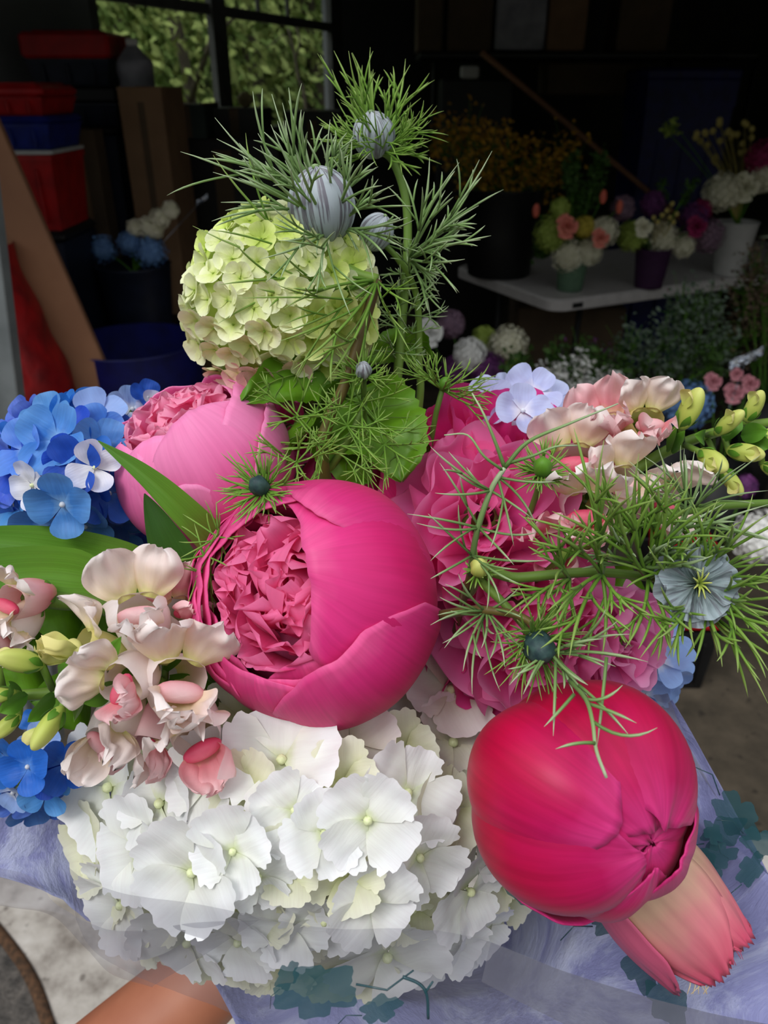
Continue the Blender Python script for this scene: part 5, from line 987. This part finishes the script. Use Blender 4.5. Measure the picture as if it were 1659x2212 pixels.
# second one, behind and above
t = thing('nigella', 'tall thread-leaved stem with pale ribbed bud at the very top of the bouquet', 'flower', P(810, 300, .41))
nig_head(t, P(806, 292, .408), cv(-.1, .75, .6), .0110, rz=1.0)
mb = MB(); mb.tube(cat([P(822, 325, .412), P(850, 350, .415), P(876, 430, .417), P(880, 540, .42), P(868, 700, .42), P(855, 850, .42), P(830, 1100, .43), G0], 7), .0020, .0030, 8); mb.build('stem', M['stem'], t)
mb = MB(); b2 = P(822, 325, .411)
listed(mb, b2, [(753, 110), (800, 102), (876, 127), (886, 140), (909, 212), (717, 150), (745, 174), (772, 136), (684, 252), (671, 300), (899, 252), (911, 317), (954, 355), (806, 150), (735, 215), (890, 380), (840, 170), (700, 340)], .40, .03, .00075, 2)
collar(mb, b2, cv(0, .8, .5), 22, .032, .0005, .5, 2)
mb.build('thread_leaves', M['thread'], t)
# third one, right, with the half hidden bud
t = thing('nigella', 'thread-leaved stem with a small half-hidden bud right of the striped bud', 'flower', P(810, 505, .395))
nig_head(t, P(812, 502, .398), cv(.5, .7, .5), .0085)
mb = MB(); b3 = P(885, 560, .40); mb.tube(cat([P(815, 515, .40), P(860, 560, .402), P(900, 640, .412), P(905, 780, .42), P(905, 880, .425), P(860, 1150, .44), G0], 7), .0014, .0026, 7); mb.build('stem', M['stem'], t)
mb = MB(); listed(mb, b3, [(1063, 326), (992, 351), (977, 414), (928, 340), (1034, 444), (1019, 503), (1038, 518), (1004, 560), (954, 598), (1020, 470), (950, 640), (930, 690), (980, 520)], .385, .03, .0008, 2)
for (x, y) in ((870, 620), (880, 680), (890, 720), (860, 660), (850, 760), (885, 590), (870, 540)): collar(mb, P(x, y, .405), cv(.1, 1, .1), 4, .022, .00045, .3, 2)
mb.build('thread_leaves', M['thread_d'], t)
# small ones
def small_nigella(label, px, py, d, R, A, L, n, mat='darkbud', root=None, depth=2, up=.55, rt=.0005, bm='bud', lm='thread'):
    c = P(px, py, d); t = thing('nigella', label, 'flower', c); M0 = frame(A, None, c)
    mb = MB(); mb.ball(M0, R, R, R*1.3, 14, 10, fn=lambda a, b: 1+.10*math.cos(5*a)*math.sin(b)); mb.build('bud', M[mat], t)
    mb = MB(); cb = c-Vector(A).normalized()*R*1.0; collar(mb, cb, A, n, L, rt, up, depth); mb.build('thread_leaves', M[lm], t)
    mb = MB(); e = root or G0; mb.tube(bez(cb, cb-Vector(A).normalized()*.03, e.lerp(cb, .3), e, n=12), .0014, .0022, 7); mb.build('stem', M['stem'], t); return t
small_nigella('little spiky thread-leaved bud over the rose pink peony edge', 560, 1050, .322, .0042, cv(-.3, .35, .9), .020, 34, 'darkbud', None, 1)
small_nigella('dark teal bud in a spiky green ruff above the crimson peony', 1165, 1398, .298, .0062, cv(.15, -.3, .9), .021, 40, 'darkbud', P(1040, 1255, .33), 1)
small_nigella('little round lime bud at the fork of the dark thread leaves', 1036, 1226, .318, .0040, cv(0, .5, .8), .010, 10, 'snap_bud', P(1000, 1290, .36), 1)
small_nigella('small bristly green bud in front of the blush snapdragon blossom', 1172, 1010, .345, .0042, cv(-.1, .6, .8), .017, 30, 'calyx', None, 1)
small_nigella('tiny spiky thread-leaved bud among the stems above the leaf', 785, 800, .362, .0038, cv(0, .5, .8), .018, 22, 'nigbud', None, 1)
small_nigella('wispy thread-leaved tip rising right of the viburnum leaf', 960, 830, .385, .0030, cv(.3, .8, .4), .030, 16, 'calyx', None, 2)
# thread leaves around the stems in the middle and at the dark leaf
t = thing('nigella_sprig', 'loose thread leaves round the stems between the peonies', 'leaves', P(700, 980, .36))
mb = MB()
for (x, y, d, n, L) in ((700, 960, .36, 9, .030), (640, 1000, .35, 8, .022), (750, 920, .36, 9, .028), (830, 960, .365, 8, .026), (780, 870, .37, 7, .024), (640, 900, .36, 5, .024)): collar(mb, P(x, y, d), cv(0, .3, 1), n, L, .0005, .2, 2)
mb.build('thread_leaves', M['thread'], t); mb = MB(); mb.tube(bez(P(700, 960, .36), P(720, 1100, .42), G0, n=10), .0014, .002, 6); mb.tube(bez(P(790, 860, .372), P(760, 960, .37), P(690, 1040, .38), n=8), .0016, .002, 6); mb.tube([P(690, 1040, .38), G0], .002, .002, 6); mb.build('stem', M['stem'], t)
t = thing('nigella_sprig', 'loose curly thread leaves left of the central peony', 'leaves', P(450, 1190, .325))
mb = MB(); 
for (x, y, n, L) in ((470, 1160, 7, .018), (440, 1200, 6, .020), (450, 1240, 4, .016)): collar(mb, P(x, y, .325), cv(-.4, 0, 1), n, L, .00045, .1, 1)
mb.build('thread_leaves', M['thread'], t); mb = MB(); mb.tube(bez(P(470, 1160, .325), P(520, 1240, .40), G0, n=10), .0011, .002, 6); mb.build('stem', M['stem'], t)
# forked antler of thread leaf over the pink ruffles
t = thing('nigella_sprig', 'dark forked antler-like thread leaf in front of the pink ruffles', 'leaves', P(1015, 1225, .315))
mb = MB(); pth = lambda pts, r0, r1: mb.tube(cat([P(x, y, d) for x, y, d in pts], 5), r0, r1, 6)
pth([(1015, 1240, .325), (1030, 1150, .312), (1060, 1060, .305), (1090, 1010, .302)], .0014, .0010)
pth([(1090, 1010, .302), (1068, 950, .30), (1045, 895, .30), (1020, 850, .305)], .0009, .0003); pth([(1090, 1010, .302), (1140, 955, .30), (1230, 915, .30), (1335, 872, .302)], .0010, .0003)
pth([(1100, 1000, .302), (1150, 985, .298), (1200, 965, .298), (1248, 962, .30)], .0008, .0003); pth([(1085, 1015, .302), (1045, 985, .30), (1010, 940, .302), (960, 940, .306)], .0007, .0003)
for b, tips in (((1060, 1060, .305), [(940, 1065), (975, 1010), (1150, 1120), (930, 965)]), ((1075, 1030, .304), [(1160, 1140), (1110, 1180), (1200, 1040)]), ((1035, 1140, .311), [(880, 1110), (900, 1130), (1160, 1150), (950, 1000), (1110, 1220)]), ((1020, 1200, .318), [(930, 1250), (925, 1110), (1120, 1260), (1080, 1300), (1180, 1210)])):
    for q_, (x, y) in enumerate(tips): frond(mb, P(*b), P(x, y, .300+random.uniform(-.008, .01)), .0006, q_ % 2, bend=cv(random.uniform(-.004, .004), random.uniform(-.004, .004), .003))
mb.build('thread_leaf', M['thread_d'], t); mb = MB(); mb.tube(bez(P(1015, 1240, .325), P(980, 1400, .42), G0, n=10), .0014, .0022, 6); mb.build('stem', M['stem_b'], t)
# big nigella at the right
t = thing('nigella', 'thread-leaved stem with open crumpled grey-blue flower at the right edge', 'flower', P(1500, 1262, .31))
nig_head(t, P(1500, 1262, .312), cv(-.05, .15, 1), .0185, True)
mb = MB(); mb.tube(cat([P(1500, 1270, .325), P(1420, 1250, .325), P(1280, 1236, .322), P(1120, 1248, .325), P(1035, 1250, .335), P(960, 1400, .42), G0], 7), .0016, .0030, 8); mb.build('stem', M['stem'], t)
mb = MB(); cbase = [P(1500, 1275, .322), P(1400, 1250, .318), P(1300, 1240, .315), P(1230, 1250, .318)]
listed(mb, cbase[0], [(1659, 1110), (1659, 1180), (1700, 1260), (1690, 1400), (1640, 1330), (1600, 1400), (1659, 1520), (1590, 1130), (1550, 1080), (1660, 1450), (1460, 1080), (1430, 1110), (1520, 1120), (1500, 1400), (1560, 1440), (1420, 1380), (1700, 1330), (1620, 1240), (1400, 1180)], .295, .02, .0009, 2)
listed(mb, cbase[1], [(1380, 980), (1350, 1010), (1330, 1060), (1470, 1040), (1430, 990), (1420, 1020), (1300, 1100), (1450, 1420), (1350, 1400), (1500, 1150)], .292, .015, .0009, 2)
listed(mb, cbase[2], [(1305, 950), (1325, 1010), (1392, 1040), (1240, 1100), (1270, 1150), (1180, 1150), (1230, 1420), (1300, 1420), (1380, 1330), (1200, 1330)], .292, .015, .0009, 2)
listed(mb, cbase[3], [(1180, 1140), (1160, 1200), (1210, 1120), (1120, 1330), (1150, 1380), (1250, 1350), (1200, 1290), (1090, 1330)], .295, .012, .0008, 2)
mb.build('thread_leaves', M['thread'], t)
mb = MB(); listed(mb, P(1380, 1225, .318), [(1560, 1090), (1480, 1130), (1320, 1130), (1659, 1090), (1600, 1180), (1450, 1170), (1280, 1180), (1540, 1200)], .30, .015, .0009, 2); mb.build('thread_leaves', M['thread_d'], t)
t = thing('nigella', 'thread-leaved stem running off the right edge over the snapdragon buds', 'flower', P(1180, 1340, .325))
mb = MB(); mb.tube(cat([P(1750, 1085, .335), P(1600, 1090, .334), P(1450, 1110, .335), P(1300, 1165, .34), P(1180, 1230, .36), P(1050, 1400, .45), G0], 7), .0017, .0028, 8); mb.build('stem', M['stem'], t)
mb = MB(); listed(mb, P(1500, 1100, .334), [(1420, 960), (1390, 985), (1470, 970), (1360, 1010), (1450, 1000), (1560, 1010), (1610, 1000), (1659, 1060), (1600, 1150), (1400, 1060), (1530, 1170)], .318, .012, .00055, 1); mb.build('thread_leaves', M['thread_d'], t)
# crossing stem above the dark teal bud and its hanging tips
t = thing('nigella_sprig', 'hanging thread leaves over the crimson peony bud', 'leaves', P(1270, 1500, .29))
mb = MB(); mb.tube(cat([P(940, 1330, .335), P(1040, 1318, .315), P(1140, 1340, .308), P(1200, 1420, .30), P(1265, 1510, .282)], 6), .0022, .0010, 7)
mb.tube(bez(P(940, 1330, .335), P(900, 1400, .42), G0, n=8), .0022, .0024, 6); mb.build('stem', M['stem_b'], t)
mb = MB(); h = P(1265, 1510, .272)
mb.tube(cat([P(1230, 1470, .288), h, P(1280, 1560, .262), P(1288, 1620, .258), P(1310, 1680, .256)], 5), .0009, .0006, 6)
for a, b, bd in (((1285, 1605, .258), (1200, 1618, .257), .002), ((1282, 1560, .262), (1420, 1572, .256), -.007), ((1270, 1520, .27), (1375, 1562, .258), .001), ((1240, 1500, .276), (1175, 1570, .268), 0), ((1200, 1430, .29), (1195, 1590, .268), .001), ((1310, 1420, .28), (1290, 1610, .27), .001), ((1250, 1480, .28), (1360, 1590, .262), .002), ((1265, 1510, .272), (1345, 1480, .27), -.004)):
    frond(mb, P(*a), P(*b), .0007, 0, bend=cv(0, bd, .001))
listed(mb, P(1050, 1320, .315), [(950, 1290), (960, 1400), (1000, 1450), (1090, 1440), (990, 1240), (930, 1350), (1040, 1400), (1120, 1270), (1020, 1500), (1150, 1450)], .295, .01, .0006, 1)
listed(mb, P(1190, 1410, .295), [(1240, 1500), (1100, 1480), (1300, 1380), (1330, 1440), (1360, 1370), (1270, 1480), (1130, 1500), (1400, 1430)], .282, .008, .0007, 1)
mb.build('thread_leaves', M['thread_d'], t)

# ---------- greenery packed between the stems, low down
t = thing('filler_foliage', 'dark green leaves filling the gaps deep between the bouquet flowers', 'leaves', P(800, 1350, .45)); mb = MB()
for (x, y, d, dx, dy) in ((300, 1350, .385, -90, 20), (200, 1330, .385, -90, 10), (120, 1350, .385, -90, -10), (100, 1420, .38, -90, 20), (250, 1240, .39, -90, 20), (480, 1180, .41, -80, -60), (470, 1500, .40, -50, 40), (560, 1480, .41, 20, 70), (900, 1050, .42, 60, -40), (1100, 1180, .42, 90, 30), (1280, 1250, .42, 80, 40), (960, 1500, .41, 50, 60), (1050, 1520, .40, 60, 50), (330, 1280, .40, -80, -20), (200, 1500, .38, -90, 10), (640, 1000, .43, -40, -60), (1160, 1560, .38, 20, 50), (860, 1000, .43, 30, -80), (1230, 1150, .42, 80, -60)):
    blade(mb, [P(x, y, d+.02), P(x+dx*.6, y+dy*.6, d), P(x+dx*1.5, y+dy*1.5, d-.002)], .016, cv(-dy, -dx, 20) , .2, None, 8, 0, 6, .2, x)
mb.build('leaves', M['leaf'], t); mb = MB(); [mb.tube([P(x, y, d+.02), G0], .0016, .0022, 6) for (x, y, d) in ((480, 1180, .41), (900, 1050, .42), (1100, 1180, .42), (330, 1280, .40), (1280, 1250, .42))]; mb.build('stems', M['stem'], t)

# ================================================================== WRAPPING
def loft(mb, rows, nu=60, nv=16, wav=.004, sc=14, seed=0, pin=0, fold=0):
    R = [resample(cat([P(*p) for p in r], 8), nu) for r in rows]; n = len(R); vs = []; uv = []
    for j in range(nv+1):
        v = j/nv*(n-1); k = min(int(v), n-2); f = v-k
        for i in range(nu+1):
            p = R[k][i].lerp(R[k+1][i], f); 
            p = p+cv(0, 0, 1)*wav*(nz(p.x*sc+seed, p.y*sc, p.z*sc)+.5*abs(nz(p.x*sc*2.3, p.y*sc*2.3+seed, p.z*sc*2.3)))
            vs.append(p); uv.append((i/nu, j/nv))
    mb.add(vs, [(j*(nu+1)+i, j*(nu+1)+i+1, (j+1)*(nu+1)+i+1, (j+1)*(nu+1)+i) for j in range(nv) for i in range(nu)], uv)
def resample(pts, n):
    d = [0]
    for a, b in zip(pts, pts[1:]): d.append(d[-1]+(b-a).length)
    out = []; k = 0
    for i in range(n+1):
        s_ = d[-1]*i/n
        while k < len(d)-2 and d[k+1] < s_: k += 1
        out.append(pts[k].lerp(pts[k+1], (s_-d[k])/max(d[k+1]-d[k], 1e-9)))
    return out
inner = [(560, 1750, .50), (500, 1850, .50), (560, 2000, .50), (760, 2060, .51), (950, 2050, .51), (1080, 1900, .50), (1120, 1750, .50)]
t = thing('tissue_paper', 'crinkled lilac tissue paper spread below the flowers', 'wrapping', P(800, 2050, .42))
mb = MB()
mid_ = [(250, 1640, .44), (240, 1800, .44), (330, 1940, .44), (620, 2080, .44), (800, 2150, .44), (1100, 2140, .43), (1330, 1900, .43), (1380, 1650, .43)]
outr = [(-160, 1640, .40), (-140, 1850, .405), (110, 1925, .41), (205, 1990, .410), (410, 2030, .405), (500, 2190, .40), (640, 2420, .39), (1100, 2420, .36), (1760, 2330, .35), (1800, 2010, .355)]
loft(mb, [inner, mid_, outr], 110, 34, .0065, 26, 3)
o = mb.build('tissue_sheet', M['tissue'], t); o.modifiers.new('t', 'SOLIDIFY').thickness = .0003
mb = MB(); loft(mb, [[(1120, 1500, .46), (1200, 1700, .46), (1200, 1950, .45)], [(1432, 1500, .425), (1490, 1640, .42), (1500, 1930, .41)], [(1438, 1488, .424), (1640, 1850, .405), (1720, 2050, .40)]], 50, 30, .005, 30, 8)
o = mb.build('tissue_sheet', M['tissue'], t); o.modifiers.new('t', 'SOLIDIFY').thickness = .0003
# cellophane
t = thing('cellophane_wrap', 'clear cellophane wrap with teal ivy print around the lower bouquet', 'wrapping', P(800, 2100, .36))
mb = MB(); loft(mb, [[(-120, 1850, .385), (60, 1890, .38), (125, 1955, .372), (250, 2010, .335), (420, 1990, .292), (560, 1985, .288)], [(-120, 1940, .385), (30, 1958, .38), (112, 1975, .374), (185, 2040, .36), (240, 2098, .35), (330, 2130, .34)], [(-120, 1942, .386), (30, 1960, .381), (112, 1977, .375), (185, 2042, .361), (240, 2100, .351), (330, 2132, .341)]], 60, 12, .002, 20, 1)
o = mb.build('cellophane_sheet', M['film'], t)
mb = MB(); loft(mb, [[(150, 1870, .325), (190, 1900, .31), (300, 1935, .292), (480, 1965, .275), (700, 2003, .268), (900, 2008, .268), (1060, 2035, .272), (1250, 2105, .28), (1500, 2180, .29), (1760, 2235, .30)],
    [(165, 1985, .345), (200, 2050, .34), (300, 2110, .33), (420, 2160, .32), (520, 2200, .31), (760, 2290, .30), (1000, 2330, .295), (1250, 2350, .295), (1500, 2370, .30), (1760, 2420, .305)]], 90, 14, .002, 22, 5)
mb.build('cellophane_sheet', M['film'], t)
mb = MB(); loft(mb, [[(1400, 1480, .405), (1480, 1620, .395), (1600, 1800, .385), (1700, 1950, .38)], [(1440, 1490, .402), (1500, 1636, .395), (1640, 1868, .385), (1720, 1960, .38)]], 40, 6, .003, 22, 9); mb.build('cellophane_sheet', M['film2'], t)
mb = MB(); loft(mb, [[(1060, 2035, .2715), (1250, 2105, .2795), (1500, 2180, .2895), (1760, 2235, .2995)], [(1040, 2120, .2725), (1200, 2200, .28), (1400, 2290, .29), (1760, 2350, .30)]], 50, 6, .0015, 22, 5); mb.build('folded_band', M['film2'], t)
def ivy(mb, px, py, d, L, rot, seed=0):
    """lobed flat leaf printed on the film"""
    m = frame(cv(0, 0, 1), cv(1, 0, 0), P(px, py, d)) @ Matrix.Rotation(math.radians(rot), 4, 'Z'); s_ = L/F*d; n = 40; out = []
    for i in range(n):
        a = 2*PI*i/n; r = .62+.30*abs(math.cos(a*2.5))**.7+.07*math.sin(a*9+seed); r *= 1.15 if math.cos(a) > .8 else 1
        out.append(m @ Vector((s_*r*math.cos(a)*.62, s_*r*math.sin(a)*.42, .0002*math.sin(a*3))))
    mb.add([m @ Vector((0, 0, 0))]+out, [(0, 1+i, 1+(i+1) % n) for i in range(n)])
    mb.tube([m @ Vector((-s_*.5, 0, 0)), m @ Vector((-s_*.9, s_*.15, 0)), m @ Vector((-s_*1.3, -s_*.05, 0))], s_*.016, s_*.012, 4)
for (px, py, d, L, rot) in ((1140, 1890, .345, 150, -60), (1325, 1985, .36, 95, 20), (1385, 2070, .352, 120, -80), (1440, 2160, .345, 110, -60), (690, 2140, .268, 160, 190), (1560, 1800, .38, 90, 30), (1640, 1820, .372, 80, -30), (1520, 1900, .374, 100, 80), (820, 2180, .27, 80, 20), (620, 2110, .27, 60, 60), (1590, 1760, .38, 110, -50), (1545, 1850, .375, 80, 10), (1620, 1880, .372, 70, 60), (1540, 1800, .372, 50, 120), (190, 1740, .40, 50, 60), (170, 1765, .40, 44, -40)):
    mb = MB(); ivy(mb, px, py, d, L, rot, px); mb.build('printed_ivy_leaf', M['print'], t)
mb = MB(); mb.tube(cat([P(870, 2110, .266), P(905, 2125, .266), P(922, 2150, .266), P(925, 2200, .267)], 5), .0006, .0006, 5); mb.tube(cat([P(918, 2145, .266), P(935, 2120, .266)], 3), .0005, .0004, 5); mb.build('printed_tendril', M['print'], t)

# ================================================================== THE ARM THAT HOLDS THE BOUQUET
pm = bpy.data.meshes.new('person'); bmx = bmesh.new()
el = P(-330, 2820, .47); wr_ = P(610, 1965, .52); sh = Vector((-.24, -.34, 1.30)); fa = (wr_-el).normalized(); palm = wr_+fa*.055; tn = (G0-P(800, 1960, .2)).normalized()
pts = [wr_, wr_.lerp(el, .33), wr_.lerp(el, .66), el, el.lerp(sh, .5), sh, wr_+fa*.03, wr_+fa*.08]
rad = [(.028, .024), (.036, .034), (.043, .041), (.044, .042), (.047, .046), (.058, .055), (.036, .018), (.040, .016)]
edges = [(0, 1), (1, 2), (2, 3), (3, 4), (4, 5), (0, 6), (6, 7)]
side = fa.cross(cv(0, 0, 1)).normalized(); bk = side.cross(fa).normalized()
for k, (w, ln) in enumerate(((-.026, .072), (-.009, .080), (.009, .074), (.026, .060))):
    b0 = wr_+fa*.088+side*w; i = len(pts); c1 = b0+fa*ln*.36+bk*.012; c2 = c1+fa*ln*.10+bk*ln*.34; c3 = c2-fa*ln*.22+bk*ln*.12
    pts += [b0, c1, c2, c3]; rad += [(.0095, .0095), (.009, .009), (.0085, .0085), (.007, .007)]; edges += [(7, i), (i, i+1), (i+1, i+2), (i+2, i+3)]
i = len(pts); b0 = wr_+fa*.03-side*.034; pts += [b0, b0+fa*.026-side*.016+bk*.012, b0+fa*.05-side*.006+bk*.030]; rad += [(.013, .013), (.0105, .0105), (.0085, .0085)]; edges += [(6, i), (i, i+1), (i+1, i+2)]
pm.from_pydata([tuple(p-wr_) for p in pts], edges, []); pm.materials.append(M['skin'])
po = bpy.data.objects.new('person', pm); C.objects.link(po); po.location = wr_
sk = po.modifiers.new('skin', 'SKIN'); sk.use_smooth_shade = True;
for i, v in enumerate(pm.skin_vertices[0].data if pm.skin_vertices else []): v.radius = rad[i]
if not pm.skin_vertices:
    bpy.context.view_layer.objects.active = po
sd_ = po.modifiers.new('s', 'SUBSURF'); sd_.levels = 2; sd_.render_levels = 2
tag(po, 'tan bare forearm of the person holding the bouquet from below', 'person')
PERSON = po
